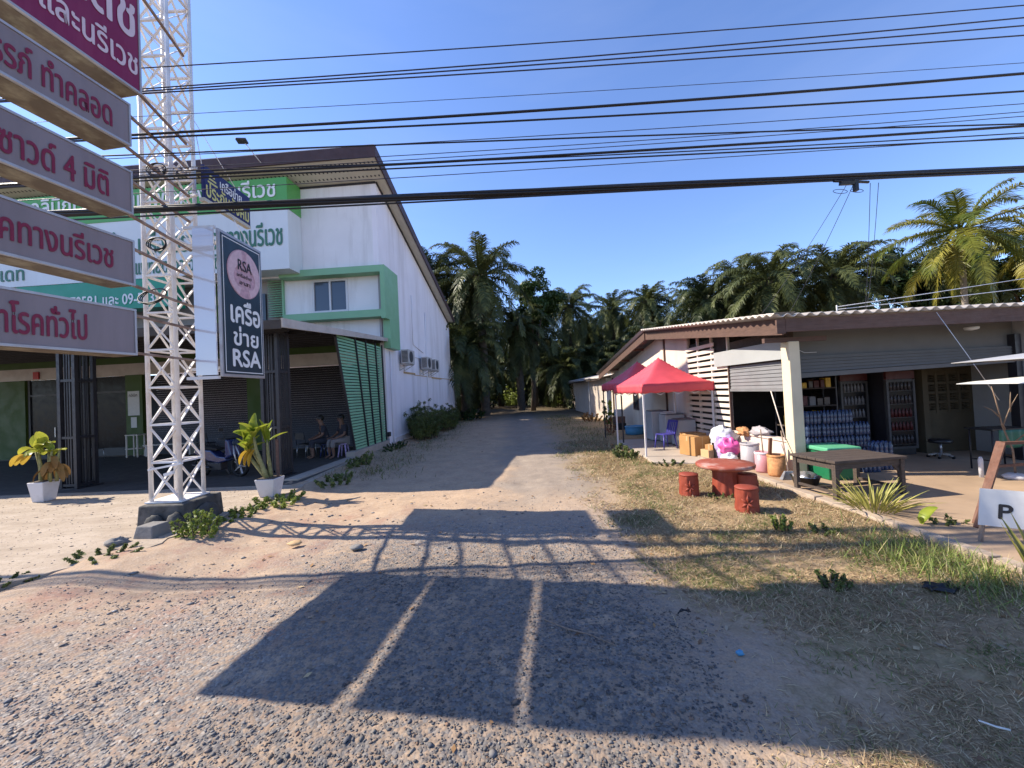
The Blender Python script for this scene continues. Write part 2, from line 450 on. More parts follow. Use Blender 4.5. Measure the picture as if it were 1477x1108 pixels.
M['dry_leaf'] = leafmat('dry_brown_leaves', (.20, .10, .035), (.32, .19, .06), .2, .7, 4)
M['gold_leaf'] = leafmat('golden_wilting_leaf', (.42, .25, .03), (.5, .34, .05), .3, .5, 4)
M['stem_scar'] = mat('ringed_grey_green_stem', (.23, .22, .09), .7, .4, 18, .3, 30)
M['aloe_leaf'] = leafmat('yellowed_aloe_leaves', (.16, .19, .035), (.36, .33, .09), .15, .5, 5)
M['snake_leaf'] = leafmat('banded_snake_plant_leaves', (.05, .08, .02), (.27, .24, .06), .15, .4, 9)
M['red_grass'] = leafmat('reddish_dry_stems', (.22, .08, .04), (.33, .14, .07), .1, .8, 4)
M['tint_matte'] = attrmat('scattered_ground_pieces')
M['tint_leaf'] = leafmat('tinted_blades', (0, 0, 0), (0, 0, 0), .25, .6, 1, True)

# ------------------------------------------------------------------ lettering
def letters(body, mtl, parent, corner, right, up, width, height, bold=.0, ext=.006, local=False, name='lettering', keep=False):
    """flat raised lettering that fills width x height from its lower left corner"""
    cu = bpy.data.curves.new('txt', 'FONT')
    cu.body = body
    cu.extrude = 0.0
    cu.resolution_u = 4
    ob = bpy.data.objects.new('txt', cu)
    COL.objects.link(ob)
    dg = bpy.context.evaluated_depsgraph_get()
    dg.update()
    me = bpy.data.meshes.new_from_object(ob.evaluated_get(dg))
    bpy.data.objects.remove(ob); bpy.data.curves.remove(cu)
    n = len(me.vertices)
    co = np.empty(n * 3, dtype=np.float32); me.vertices.foreach_get("co", co); co = co.reshape(-1, 3)
    lo, hi = co.min(0), co.max(0)
    sx, sy = width / (hi[0] - lo[0]), height / (hi[1] - lo[1])
    if keep: sx = sy
    right, up, corner = Vector(right).normalized(), Vector(up).normalized(), Vector(corner)
    nrm = right.cross(up)
    fs = [tuple(p.vertices) for p in me.polygons]
    pts = [corner + right * ((c[0] - lo[0]) * sx) + up * ((c[1] - lo[1]) * sy) for c in co]
    bpy.data.meshes.remove(me)
    # overlapping slightly shifted layers, each a little prouder, make the strokes bold
    cnt = {}
    for f in fs:
        for i in range(len(f)):
            cnt[(f[i], f[(i + 1) % len(f)])] = 1
    mb = MB()
    d = bold * .8 * sy
    lay = [(0, 0)] if bold <= 0 else [(0, 0), (d, 0), (-d, 0), (0, d), (0, -d)]
    for q, (du, dv) in enumerate(lay):
        sh = right * du + up * dv + nrm * (ext + q * .0004)
        k = len(mb.v)
        mb.v += [tuple(p + sh) for p in pts]
        for f in fs:
            mb.f.append(tuple(a + k for a in f)); mb.mi.append(0); mb.sm.append(False)
    k = len(mb.v)
    mb.v += [tuple(p - nrm * .001) for p in pts]
    for (a, b) in cnt:
        if (b, a) not in cnt:
            mb.f.append((b, a, a + k, b + k)); mb.mi.append(0); mb.sm.append(False)
    return mb.build(name, mtl, parent, local=local)
# ------------------------------------------------------------------ ground (one sheet out to the horizon)
def sstep(a, b, x):
    t = min(1, max(0, (x - a) / (b - a)))
    return t * t * (3 - 2 * t)
def gz(x, y):
    """smooth height of the ground"""
    e = .118 * sstep(-3.6, -5.0, x) * (1 - .9 * sstep(-5.35, -6.1, x)) if x < 0 else .0
    e *= 1 - sstep(14, 22, y)
    e -= .022 * (math.exp(-((x - .15) / .28) ** 2) + math.exp(-((x - 1.65) / .28) ** 2)) * sstep(4.6, 6.5, y) * (1 - sstep(30, 40, y))
    e += .05 * sstep(2.0, 4.6, x) * (1 - sstep(9, 14, y))
    return e
def gnoise(x, y):
    p = Vector((x, y, 0))
    return .030 * noise.noise(p * .9) + .016 * noise.noise(p * 2.7) + .008 * noise.noise(p * 8) + .004 * noise.noise(p * 19)
def ground_mat():
    t = NT('dusty_gravel_ground')
    tc = t.n("ShaderNodeTexCoord").outputs["Object"]
    sp = t.n("ShaderNodeSeparateXYZ"); t.l(tc, sp.inputs[0]); x, y = sp.outputs[0], sp.outputs[1]
    nb = t.noise(tc, .55, 5, .6); nm = t.noise(tc, 1.9, 6, .65); nf = t.noise(tc, 11, 5, .6); nv = t.noise(tc, 60, 3, .6)
    wob = t.math('MULTIPLY', t.math('SUBTRACT', nb, .5), 2.4)
    wob2 = t.math('MULTIPLY', t.math('SUBTRACT', nm, .5), 1.3)
    def step(v, a, b):
        nd = t.n("ShaderNodeMapRange", interpolation_type='SMOOTHSTEP')
        t.l(v, nd.inputs[0]) ; nd.inputs[1].default_value = a; nd.inputs[2].default_value = b
        return nd.outputs[0]
    xw = t.math('ADD', x, t.math('ADD', wob, wob2))
    yw = t.math('ADD', y, t.math('ADD', wob, wob2))
    # pebbles of two sizes
    def pebbles(scale):
        vo = t.n("ShaderNodeTexVoronoi"); vo.inputs["Scale"].default_value = scale; t.l(tc, vo.inputs["Vector"])
        bw = t.n("ShaderNodeSeparateColor"); t.l(vo.outputs["Color"], bw.inputs[0])
        return vo.outputs["Distance"], bw.outputs[0], bw.outputs[1]
    d1, r1, g1 = pebbles(38); d2, r2, g2 = pebbles(85)
    stone = t.ramp(r1, [(0, (.12, .115, .115)), (.5, (.22, .205, .195)), (.85, (.31, .28, .25)), (1, (.44, .39, .34))])
    stone2 = t.ramp(r2, [(0, (.15, .14, .14)), (.6, (.25, .22, .20)), (1, (.40, .34, .29))])
    stone = t.mix(t.ramp(g1, [(.45, 0.0), (.55, 1.0)]), stone, stone2)
    soil = t.mix(t.ramp(nm, [(.35, 0.0), (.7, 1.0)]), (.50, .355, .235), (.35, .25, .175))
    soil = t.mix(t.ramp(nf, [(.42, 0.0), (.75, .6)]), soil, (.56, .43, .31))
    rust = t.math('MULTIPLY', t.math('MULTIPLY', step(x, -1.0, -2.2), step(y, 8.0, 5.5)), t.ramp(nm, [(.5, 0.0), (.66, .7)]))
    soil = t.mix(rust, soil, (.40, .20, .14))
    dry = t.mix(t.ramp(nf, [(.3, 0.0), (.7, 1.0)]), (.26, .18, .10), (.42, .30, .175))
    dry = t.mix(t.ramp(nm, [(.50, 0.0), (.68, .6)]), dry, (.19, .17, .075))
    lanec = t.mix(t.ramp(nm, [(.3, 0.0), (.7, 1.0)]), (.25, .205, .165), (.37, .30, .235))
    # where each lies
    right = step(xw, 1.2, 2.3)                                       # dry grass on the right
    near = step(yw, 7.2, 5.4)
    gfld = t.math('MULTIPLY', near, step(xw, 2.0, .6))               # gravel field in front
    gfld = t.math('MULTIPLY', gfld, t.ramp(t.math('ADD', t.math('MULTIPLY', nm, .7), t.math('MULTIPLY', nf, .3)), [(.33, .35), (.46, 1.0)]))
    # the left front is more soil than gravel
    lsoil = t.math('MULTIPLY', step(xw, -1.6, -3.4), step(yw, 3.2, 4.4))
    gfld = t.math('MULTIPLY', gfld, t.math('SUBTRACT', 1.0, t.math('MULTIPLY', lsoil, .75)))
    track = t.math('MULTIPLY', t.math('MULTIPLY', step(xw, -.9, .1), step(xw, 3.2, 2.2)), step(yw, 6.2, 8.2))
    c = t.mix(track, soil, lanec)
    c = t.mix(right, c, dry)
    pe = t.ramp(t.math('ADD', nf, t.math('MULTIPLY', t.math('SUBTRACT', r1, .5), .35)), [(.40, 0.0), (.55, 1.0)])
    gmask = t.math('MULTIPLY', gfld, t.math('ADD', t.math('MULTIPLY', pe, .55), .45))
    gmask = t.math('MAXIMUM', gmask, t.math('MULTIPLY', t.math('MULTIPLY', track, step(d1, .25, .1)), .5))
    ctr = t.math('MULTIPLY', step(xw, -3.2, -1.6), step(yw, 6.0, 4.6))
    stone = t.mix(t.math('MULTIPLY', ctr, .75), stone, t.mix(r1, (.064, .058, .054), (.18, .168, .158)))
    c = t.mix(gmask, c, stone)
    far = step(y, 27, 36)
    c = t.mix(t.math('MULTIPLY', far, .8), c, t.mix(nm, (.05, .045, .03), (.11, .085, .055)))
    # grit and straw everywhere
    c = t.mix(t.ramp(nv, [(.35, .55), (.6, 0.0)]), c, t.mix(.5, c, (.09, .07, .055)))
    t.l(c, t.b.inputs["Base Color"])
    t.b.inputs["Roughness"].default_value = .95
    t.b.inputs["Specular IOR Level"].default_value = .15
    h = t.math('ADD', t.math('MULTIPLY', nf, .5), t.math('MULTIPLY', nv, .25))
    h = t.math('ADD', h, t.math('MULTIPLY', t.math('SUBTRACT', .5, d1), t.math('MULTIPLY', gmask, 1.2)))
    t.bump(h, .6, .016)
    return t.m
M['ground'] = ground_mat()
def axis(pts):
    out = []
    for a, b, st in pts:
        n = max(1, round((b - a) / st)); out += [a + (b - a) * i / n for i in range(n)]
    return out + [pts[-1][1]]
gx = axis([(-500, -60, 60), (-60, -12, 4), (-12, -7, .3), (-7, 5, .05), (5, 12, .5), (12, 60, 4), (60, 500, 60)])
gy = axis([(-200, -10, 30), (-10, 1.2, .7), (1.2, 9, .05), (9, 16, .12), (16, 40, .5), (40, 100, 4), (100, 900, 80)])
gv = []
for yy in gy:
    for xx in gx:
        gv.append((xx, yy, gz(xx, yy) + (gnoise(xx, yy) if abs(xx) < 12 and yy < 45 else 0)))
nx = len(gx)
ii, jj = np.meshgrid(np.arange(nx - 1), np.arange(len(gy) - 1))
a0 = (jj * nx + ii).ravel()
gf = np.stack([a0, a0 + 1, a0 + nx + 1, a0 + nx], 1)
g = npmesh('ground', np.array(gv), gf, M['ground'], True)
g['kind'] = 'structure'

FZ = .13                                                             # forecourt level
def forecourt_mat():
    t = NT('dusty_forecourt_cement')
    tc = t.n("ShaderNodeTexCoord").outputs["Object"]
    mp = t.n("ShaderNodeMapping"); mp.inputs["Scale"].default_value = (.35, 1.6, 1); mp.inputs["Rotation"].default_value = (0, 0, R(12)); t.l(tc, mp.inputs[0])
    a = t.noise(mp.outputs[0], 2.6, 8, .7); b = t.noise(tc, 1.3, 6, .65); g_ = t.noise(tc, 70, 4, .7); h_ = t.noise(tc, 14, 5, .65)
    c = t.ramp(a, [(.3, (.30, .24, .18)), (.5, (.41, .335, .26)), (.7, (.48, .40, .32))])
    c = t.mix(t.ramp(b, [(.45, 0.0), (.7, .6)]), c, (.31, .24, .18))
    c = t.mix(t.ramp(h_, [(.32, .55), (.46, 0.0)]), c, (.21, .16, .12))
    c = t.mix(t.ramp(g_, [(.34, .6), (.45, 0.0), (.62, 0.0), (.72, .45)]), c, t.mix(g_, (.10, .08, .06), (.75, .66, .55)))
    t.l(c, t.b.inputs["Base Color"]); t.b.inputs["Roughness"].default_value = .95; t.b.inputs["Specular IOR Level"].default_value = .15
    t.bump(t.math('ADD', t.math('MULTIPLY', a, .6), t.math('ADD', t.math('MULTIPLY', h_, .5), t.math('MULTIPLY', g_, .3))), .6, .02)
    return t.m
M['forecourt'] = forecourt_mat()
edge = [(-9.5, 1.0), (-7.2, 2.9), (-5.95, 4.15), (-5.35, 4.85), (-5.0, 5.35), (-4.98, 6.2), (-4.85, 7.3), (-4.72, 8.3), (-4.72, 9.2), (-4.85, 10.5), (-4.95, 12.6), (-5.1, 15.2)]
e2 = []
for (p, q) in zip(edge[:-1], edge[1:]):
    for i in range(8):
        t_ = i / 8
        e2.append((p[0] + (q[0] - p[0]) * t_ + rnd.uniform(-.07, .05), p[1] + (q[1] - p[1]) * t_ + rnd.uniform(-.03, .03)))
e2.append(edge[-1])
fc = MB()
outer = [(-40, 1.0)] + e2 + [(-5.1, 17), (-40, 17)]
fc.prism([(p[0], p[1], FZ - .25) for p in outer], (0, 0, .25))
o = fc.build('forecourt', M['forecourt'], origin=(-10, 8, FZ)); o['kind'] = 'structure'

pf = MB(); pf.prism([(-39, 10.4, FZ + .001), (-5.0, 8.9, FZ + .001), (-5.05, 12.3, FZ + .001), (-5.25, 15.3, FZ + .001), (-39, 17, FZ + .001)], (0, 0, .004))  # thin sheet over the forecourt slab, dark to stand in for canopy shade
o = pf.build('porch_shade_floor', M['porch_shade_floor']); o['kind'] = 'structure'
# raised floor of the shop, its kerb and the pad under the gazebo
sf = MB()
sf.prism([(4.86, 2.0, -.1), (30, 2.0, -.1), (30, 14.5, -.1), (5.2, 14.5, -.1), (5.2, 9.7, -.1), (4.86, 9.5, -.1)], (0, 0, .2))
o = sf.build('shop_floor', M['floor_shop']); o['kind'] = 'structure'
kb = MB()
ky = 2.2
while ky < 9.4:
    L_ = rnd.uniform(.85, 1.15)
    w0 = .012 * rnd.uniform(-1, 1)
    kb.hexa([(4.70 + w0, ky, -.05), (4.858, ky, -.05), (4.858, ky + L_ - .012, -.05), (4.70 + w0, ky + L_ - .012, -.05)],
            [(4.715 + w0, ky + .01, .112 + rnd.uniform(-.012, .01)), (4.853, ky + .01, .118), (4.853, ky + L_ - .02, .118), (4.715 + w0, ky + L_ - .02, .11 + rnd.uniform(-.012, .01))])
    ky += L_
o = kb.build('kerb', M['kerb'], bevel=.012); o['kind'] = 'structure'
pd = MB(); pd.prism([(3.45, 9.85, -.08), (4.4, 9.45, -.08), (5.19, 9.72, -.08), (5.19, 14.2, -.08), (3.75, 14.2, -.08)], (0, 0, .155))
o = pd.build('cement_pad', M['slab_grey'], bevel=.01); o['kind'] = 'structure'
# ------------------------------------------------------------------ clinic building on the left (local frame: corner of the side wall at 0,0)
B = thing('clinic_building', 'white two storey clinic with sloping roof, green trim and big green and white sign boards', 'building', (-5.05, 15.42, 0), -math.atan(.06))
def bp(mb, name, m, parent=None, **k): return mb.build(name, m, parent or B, local=True, **k)
LX = -22.0
def soff(y): return 10.59 - .293 * y
# side wall with lower annex at its far end
w = MB()
w.prism([(0, .3, 0), (0, 12.4, 0), (0, 12.4, soff(12.4)), (0, 0.0, soff(0)), (0, 0.0, 7.0), (0, .3, 7.0)], (-.2, 0, 0))
w.prism([(0.02, 12.35, 0), (0.02, 13.9, 0), (0.02, 13.9, 3.35), (0.02, 13.6, 3.45), (0.02, 12.35, 3.95)], (-.22, 0, 0))
bp(w, 'side_wall', M['white_side'])
w = MB(); w.box(-21.9, -.2, 12.2, 12.4, 0, soff(12.4)); bp(w, 'rear_wall', M['white_side'])
w = MB(); w.bar((.03, 12.3, 4.0), (.03, 13.98, 3.42), .12, .06); bp(w, 'annex_coping', M['roof_brown'])
# pencil thin pipes and conduit on the side wall
p = MB()
p.tube([(.03, 3.9, 7.0), (.03, 3.9, 4.55), (.03, 5.6, 4.3)], .022, 6)
p.tube([(.03, 6.2, 6.6), (.03, 6.2, .1)], .03, 6)
p.tube([(.03, .75, 3.9), (.03, .75, .1)], .028, 6)
p.tube([(.03, 3.7, 1.1), (.03, 3.7, .35), (.03, .9, .3), (.03, .9, .0)], .022, 6)
p.tube([(.03, 3.5, 3.95), (.03, 6.0, 3.95)], .02, 6)
bp(p, 'wall_pipe', M['white_side'])
c = MB(); c.box(.0, .05, 2.4, 4.0, 3.06, 3.14); c.box(.0, .05, 7.2, 9.4, 2.98, 3.05); c.box(.0, .03, 4.0, 13, 3.03, 3.06); c.box(0, .05, 11.9, 13.2, 2.96, 3.03)
bp(c, 'conduit_cover', M['card_pale'])
# upper front wall (overhangs) and lower front wall round the window
w = MB(); w.box(LX, -.2, 0, .2, 7.0, soff(.1)); w.box(LX, -.2, .2, .6, 7.0, 7.06); bp(w, 'front_wall', M['white_wall'])
w = MB()
w.box(-4.1, -2.93, .3, .5, 4.2, 6.99); w.box(-1.44, -.2, .3, .5, 4.2, 6.99); w.box(-2.93, -1.44, .3, .5, 4.2, 5.56); w.box(-2.93, -1.44, .3, .5, 6.9, 6.99)
bp(w, 'window_wall', M['white_wall'])
wf = MB()
for a, b, c_, d in ((-2.93, -2.85, 5.56, 6.9), (-1.52, -1.44, 5.56, 6.9), (-2.22, -2.15, 5.64, 6.82), (-2.85, -1.52, 5.56, 5.64), (-2.85, -1.52, 6.82, 6.9)):
    wf.box(a, b, .27, .36, c_, d)
wf.box(-2.98, -1.39, .24, .30, 5.50, 5.558)
wfo = bp(wf, 'window', M['alu'])
for a, b in ((-2.85, -2.22), (-2.15, -1.52)):
    q = MB(); q.box(a, b, .33, .345, 5.64, 6.82); bp(q, 'pane', M['glass_blue'], wfo)
# green frame round the window bay
gm = MB()
gm.box(-4.0, .10, -.2, .29, 6.94, 7.2); gm.box(-3.86, .10, -.2, .29, 5.18, 5.46); gm.box(.10, .28, -.2, 1.3, 5.1, 7.2); gm.box(.003, .28, .2, 1.3, 3.98, 5.1)
bp(gm, 'window_surround', M['green'])
dp = MB(); dp.box(-.14, -.06, .2, .3, 4.2, 6.94); bp(dp, 'downpipe', M['grey_wall'])
# green louvred vent bay left of the window
lv = MB()
for i in range(17):
    z = 5.5 + i * .095
    lv.hexa([(-4.78, .22, z), (-4.16, .22, z), (-4.16, .30, z + .05), (-4.78, .30, z + .05)], [(-4.78, .22, z + .018), (-4.16, .22, z + .018), (-4.16, .30, z + .068), (-4.78, .30, z + .068)])
lv.box(-4.16, -4.1, .2, .3, 5.4, 7.0)
bp(lv, 'louvre', M['green'])
w = MB(); w.box(LX, -4.1, .42, .6, 4.2, 7.0); bp(w, 'recessed_wall', M['grey_wall'])
w = MB(); w.box(-7.55, -6.9, .2, .4, 4.4, 7.0); w.box(-6.9, -4.8, .2, .4, 4.4, 4.9); bp(w, 'lime_frame', M['lime'])
w = MB(); w.box(-6.6, -4.95, .32, .40, 5.15, 6.5); bp(w, 'dark_glazing', M['glass'])
# roof: sheet, soffit, fascia
rf = MB()
rf.prism([(0.43, -1.08, soff(-1.08) + .06), (0.43, 12.1, soff(12.1) + .06), (.43, 12.1, soff(12.1) + .3), (.43, -1.08, soff(-1.08) + .36)], (LX - .4, 0, 0))
ro = bp(rf, 'roof', M['roof_sheet'])
sm_ = MB(); sm_.prism([(.42, -1.06, soff(-1.06)), (.42, 12.05, soff(12.05)), (.42, 12.05, soff(12.05) + .05), (.42, -1.06, soff(-1.06) + .05)], (LX - .4, 0, 0))
bp(sm_, 'soffit', M['soffit'], ro)
so = MB()
for row in (-.92, -.62, -.32):
    for k in range(120):
        xx = .3 - k * .16
        so.poly([(xx, row, soff(row) - .003), (xx - .06, row, soff(row) - .003), (xx - .06, row + .08, soff(row + .08) - .003), (xx, row + .08, soff(row + .08) - .003)])
bp(so, 'soffit_vents', M['ac_dark'], ro)['kind'] = 'stuff'
fa = MB()
fa.prism([(.44, -1.14, soff(-1.14) - .03), (.44, -1.085, soff(-1.14) - .03), (.44, -1.085, soff(-1.1) + .37), (.44, -1.14, soff(-1.14) + .40)], (LX - .4, 0, 0))
fa.prism([(.44, -1.14, soff(-1.14) - .03), (.44, 12.15, soff(12.15) - .03), (.44, 12.15, soff(12.15) + .26), (.44, -1.14, soff(-1.14) + .40)], (.05, 0, 0))
bp(fa, 'fascia', M['roof_brown'], ro)
fc_ = MB(); fc_.prism([(.435, -1.12, soff(-1.14) + .402), (.435, -.9, soff(-.9) + .37), (.435, -.9, soff(-.9) + .40), (.435, -1.12, soff(-1.14) + .44)], (LX, 0, 0))
bp(fc_, 'roof_flashing', M['alu'], ro)
mo = MB(); mo.bar((-.0, -.03, soff(0) - .04), (LX, -.03, soff(0) - .04), .06, .06); mo.bar((.03, 0, soff(0) - .03), (.03, 12.3, soff(12.3) - .03), .05, .07)
bp(mo, 'dark_moulding', M['ink'], ro)
# sign boxes across the front
sb = MB(); sb.box(-18.5, -3.1, -.88, -.005, 9.36, 10.56); s1 = bp(sb, 'upper_sign_box', M['green_sign'])
letters('คลินิกเวชกรรมเฉพาะทางสูตินรีเวช', M['white_letter'], s1, (-13.6, -.885, 9.62), (1, 0, 0), (0, 0, 1), 10.05, .88, .018, .02, True)
sb = MB(); sb.box(-18.5, -3.12, -.86, -.005, 7.06, 9.357); s2 = bp(sb, 'main_sign_box', M['white_sign'])
letters('ส่องกล้อง เครื่องตรวจ โรคทางนรีเวช', M['dk_green_letter'], s2, (-11.6, -.865, 7.98), (1, 0, 0), (0, 0, 1), 8.25, .95, .018, .015, True)
letters('แพทย์ตรวจ ฉีดวัคซีน ให้', M['dk_green_letter'], s2, (-9.3, -.865, 7.22), (1, 0, 0), (0, 0, 1), 4.2, .66, .018, .015, True)
letters('อัปเดท', M['dk_green_letter'], s2, (-15.9, -.865, 7.3), (1, 0, 0), (0, 0, 1), 1.9, .6, .018, .015, True)
sb = MB(); sb.box(-14.4, -7.85, -.84, -.3, 5.92, 7.05); s3 = bp(sb, 'phone_sign_box', M['teal_sign'])
letters('087-470581 และ 09-513', M['white_letter'], s3, (-13.2, -.845, 6.1), (1, 0, 0), (0, 0, 1), 4.6, .4, .02, .012, True)
# canopy over the forecourt
def cz(y): return 3.83 + .072 * (y + 5.84)
cn = MB()
CX1 = .12
cn.prism([(CX1, -6.3, cz(-6.3)), (CX1, .25, cz(.25)), (CX1, .25, cz(.25) + .05), (CX1, -6.3, cz(-6.3) + .05)], (LX, 0, 0))
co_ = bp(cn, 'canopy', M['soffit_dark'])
cj = MB()
for k in range(9):
    y = -5.9 + k * .72
    cj.box(LX, -.0, y, y + .05, cz(y) - .10, cz(y) - .002)
bp(cj, 'canopy_joist', M['ink'], co_)
ct = MB()
ct.prism([(CX1 + .002, -6.34, cz(-6.34) - .05), (CX1 + .002, .7, cz(.7) - .03), (CX1 + .002, .7, cz(.7) + .1), (CX1 + .002, -6.34, cz(-6.34) + .17)], (.05, 0, 0))
bp(ct, 'canopy_trim', M['beige_metal'], co_)
ct = MB(); ct.box(LX, CX1, -6.36, -6.305, cz(-6.3) - .08, cz(-6.3) + .13); bp(ct, 'canopy_front_edge', M['soffit_dark'], co_)
# ground floor behind the canopy
gw = MB()
gw.box(LX, -.2, .1, .3, 3.9, 4.2)
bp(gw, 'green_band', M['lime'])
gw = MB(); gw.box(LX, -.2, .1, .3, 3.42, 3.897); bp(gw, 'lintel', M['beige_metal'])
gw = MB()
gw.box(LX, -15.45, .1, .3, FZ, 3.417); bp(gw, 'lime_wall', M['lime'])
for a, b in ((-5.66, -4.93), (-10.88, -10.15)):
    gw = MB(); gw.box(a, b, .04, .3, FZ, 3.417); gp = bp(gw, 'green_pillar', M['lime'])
    if a < -8:
        n_ = MB(); n_.box(a + .1, b - .12, .028, .038, 1.75, 2.75); n_.box(a + .22, b - .26, .028, .038, 1.25, 1.68); bp(n_, 'notice', M['paper'], gp)
        letters('คลินิก', M['ink'], gp, (a + .16, .027, 2.52), (1, 0, 0), (0, 0, 1), .36, .12, .01, .002, True)
def shutter(x0, x1, z0, z1, y, name, m, parent=None, step=.09):
    sh = MB()
    n = int((z1 - z0) / step)
    for i in range(n):
        z = z0 + i * step
        sh.hexa([(x0, y, z), (x1, y, z), (x1, y + .05, z), (x0, y + .05, z)], [(x0, y + .02, z + step - .004), (x1, y + .02, z + step - .004), (x1, y + .05, z + step - .004), (x0, y + .05, z + step - .004)])
    return bp(sh, name, m, parent)
shutter(-4.9, -.22, FZ, 3.41, .12, 'roller_shutter', M['shutter_dark'])
shutter(-10.1, -5.7, FZ, 3.41, .12, 'roller_shutter', M['shutter_dark'])
gd = MB()
for x in (-15.4, -14.0, -13.9, -12.45, -10.95):
    gd.box(x, x + .09, .16, .26, FZ, 3.41)
gd.box(-15.31, -10.95, .165, .255, 2.72, 2.80); gd.box(-13.81, -10.95, .165, .255, FZ, .45); gd.box(-15.31, -14.0, .165, .255, FZ, .25)
gdo = bp(gd, 'glass_front', M['dim_frame'])
gg = MB(); gg.box(-15.31, -10.95, .20, .22, FZ, 3.41); bp(gg, 'glazing', M['glass_dim'], gdo)
gh = MB(); gh.box(-14.12, -14.08, .08, .16, 1.0, 1.4); bp(gh, 'handle', M['steel'], gdo)
sg = MB(); sg.box(-15.0, -14.75, .05, .095, 3.45, 3.75); bp(sg, 'alarm_box', M['red_paint'])
# dark lattice columns
for (cx, cy) in ((-.67, -5.45), (-5.5, -5.95), (-10.6, -6.2)):
    cm = MB(); cm.box(cx - .3, cx + .3, cy - .3, cy + .3, FZ - .1, FZ + .03)
    r_ = bp(cm, 'column', M['dark_steel'])
    top = cz(cy)
    for i in (-1, 1):
        for j in (-1, 1):
            cm = MB(); cm.box(cx + i * .2 - .04, cx + i * .2 + .04, cy + j * .2 - .04, cy + j * .2 + .04, FZ + .03, top); bp(cm, 'post', M['dark_steel'], r_)
    cm = MB()
    for z in (FZ + .06, 1.35, 2.75, top - .12):
        for a in (-1, 1):
            cm.box(cx - .16, cx + .16, cy + a * .2 - .03, cy + a * .2 + .03, z, z + .06)
            cm.box(cx + a * .2 - .03, cx + a * .2 + .03, cy - .16, cy + .16, z, z + .06)
    bp(cm, 'crossbars', M['dark_steel'], r_)
    cm = MB()
    for k in (-.07, 0, .07):
        for a in (-1, 1):
            cm.box(cx + k - .012, cx + k + .012, cy + a * .2 - .012, cy + a * .2 + .012, FZ + .05, top)
            cm.box(cx + a * .2 - .012, cx + a * .2 + .012, cy + k - .012, cy + k + .012, FZ + .05, top)
    bp(cm, 'inner_bars', M['dark_steel'], r_)
# slanting slatted screen at the open end of the forecourt
def fy(z): return -2.62 - (z - .3) * .28
sc = MB()
n = 38
for i in range(n):
    z = .34 + i * (3.66 / n)
    y0 = fy(z) + .03
    if z > 3.6: y0 += 0
    yb = -.03 - .13 * (z - .3) / 3.7
    sc.hexa([(-.02, y0, z), (.03, y0, z), (.03, yb, z), (-.02, yb, z)], [(-.035, y0 - .02, z + .068), (.015, y0 - .02, z + .068), (.015, yb, z + .068), (-.035, yb, z + .068)])
sco = bp(sc, 'slatted_screen', M['green'])
sf_ = MB()
sf_.bar((.0, fy(.28), .28), (.0, fy(4.0), 4.0), .06)
for k in (.35, .58, .82, 1.0):
    yb = fy(.28) * (1 - k) + -.02 * k; yt = fy(4.0) * (1 - k) + -.16 * k
    sf_.bar((.045, yb, .3), (.045, yt, 4.05), .05)
bp(sf_, 'screen_frame', M['dark_steel'], sco)
pl = MB(); pl.box(-.12, .16, -3.0, -.02, -.1, .33); pl.box(-.1, .25, -6.1, -3.0, -.1, .17); bp(pl, 'plinth_wall', M['slab_grey'])
# wall tap box
tp = MB(); tp.box(.0, .1, .1, .3, .45, .62); tp.tube([(.05, .2, .45), (.05, .2, .0)], .015, 6); bp(tp, 'tap_box', M['ink'])

# air conditioner units on the side wall: a thing each
def ac_unit(loc_y, z, label):
    p0 = B.matrix_basis @ Vector((.14, loc_y, z))
    t = thing('air_conditioner', label, 'air conditioner', tuple(p0), -math.atan(.06), 'outdoor units on the white side wall')
    c = MB(); c.box(0, .34, 0, .85, 0, .62); cs = c.build('casing', M['ac_white'], t, local=True, bevel=.012)
    g = MB(); g.lathe([(.25, 0), (.25, .012)], (.34, .34, .31), 24, axis='X')
    g.build('fan_grille', M['ac_dark'], t, local=True)
    for k in range(7):
        pass
    v = MB()
    for k in range(9): v.box(.04, .30, -.012, -.002, .08 + k * .055, .11 + k * .055)
    v.build('side_vents', M['ac_dark'], t, local=True)
    b = MB()
    for y in (.12, .7):
        b.bar((-.14, y, -.03), (.34, y, -.03), .04); b.bar((-.12, y, -.28), (.30, y, -.05), .03); b.bar((-.12, y, -.3), (-.12, y, .1), .03)
    b.build('bracket', M['ac_white'], t, local=True)
    return t
ac_unit(1.75, 3.45, 'beige outdoor air conditioner nearest the street, beside the green corner trim')
ac_unit(4.75, 3.38, 'middle outdoor air conditioner, first of the close pair on the white wall')
ac_unit(6.35, 3.38, 'farthest outdoor air conditioner on the white side wall')

# floodlight on an arm above the eave
p0 = B.matrix_basis @ Vector((-3.9, -1.12, 11.0))
fl = thing('floodlight', 'small grey floodlight on a thin arm above the clinic eave', 'floodlight', tuple(p0))
m_ = MB(); m_.tube([(0, 0, 0), (-.35, -.35, .55)], .018, 6); m_.build('arm', M['alu'], fl, local=True)
m_ = MB(); m_.obox((-.42, -.42, .6), .36, .22, .08, .1, -.3); m_.build('lamp_head', M['ac_dark'], fl, local=True, bevel=.02)
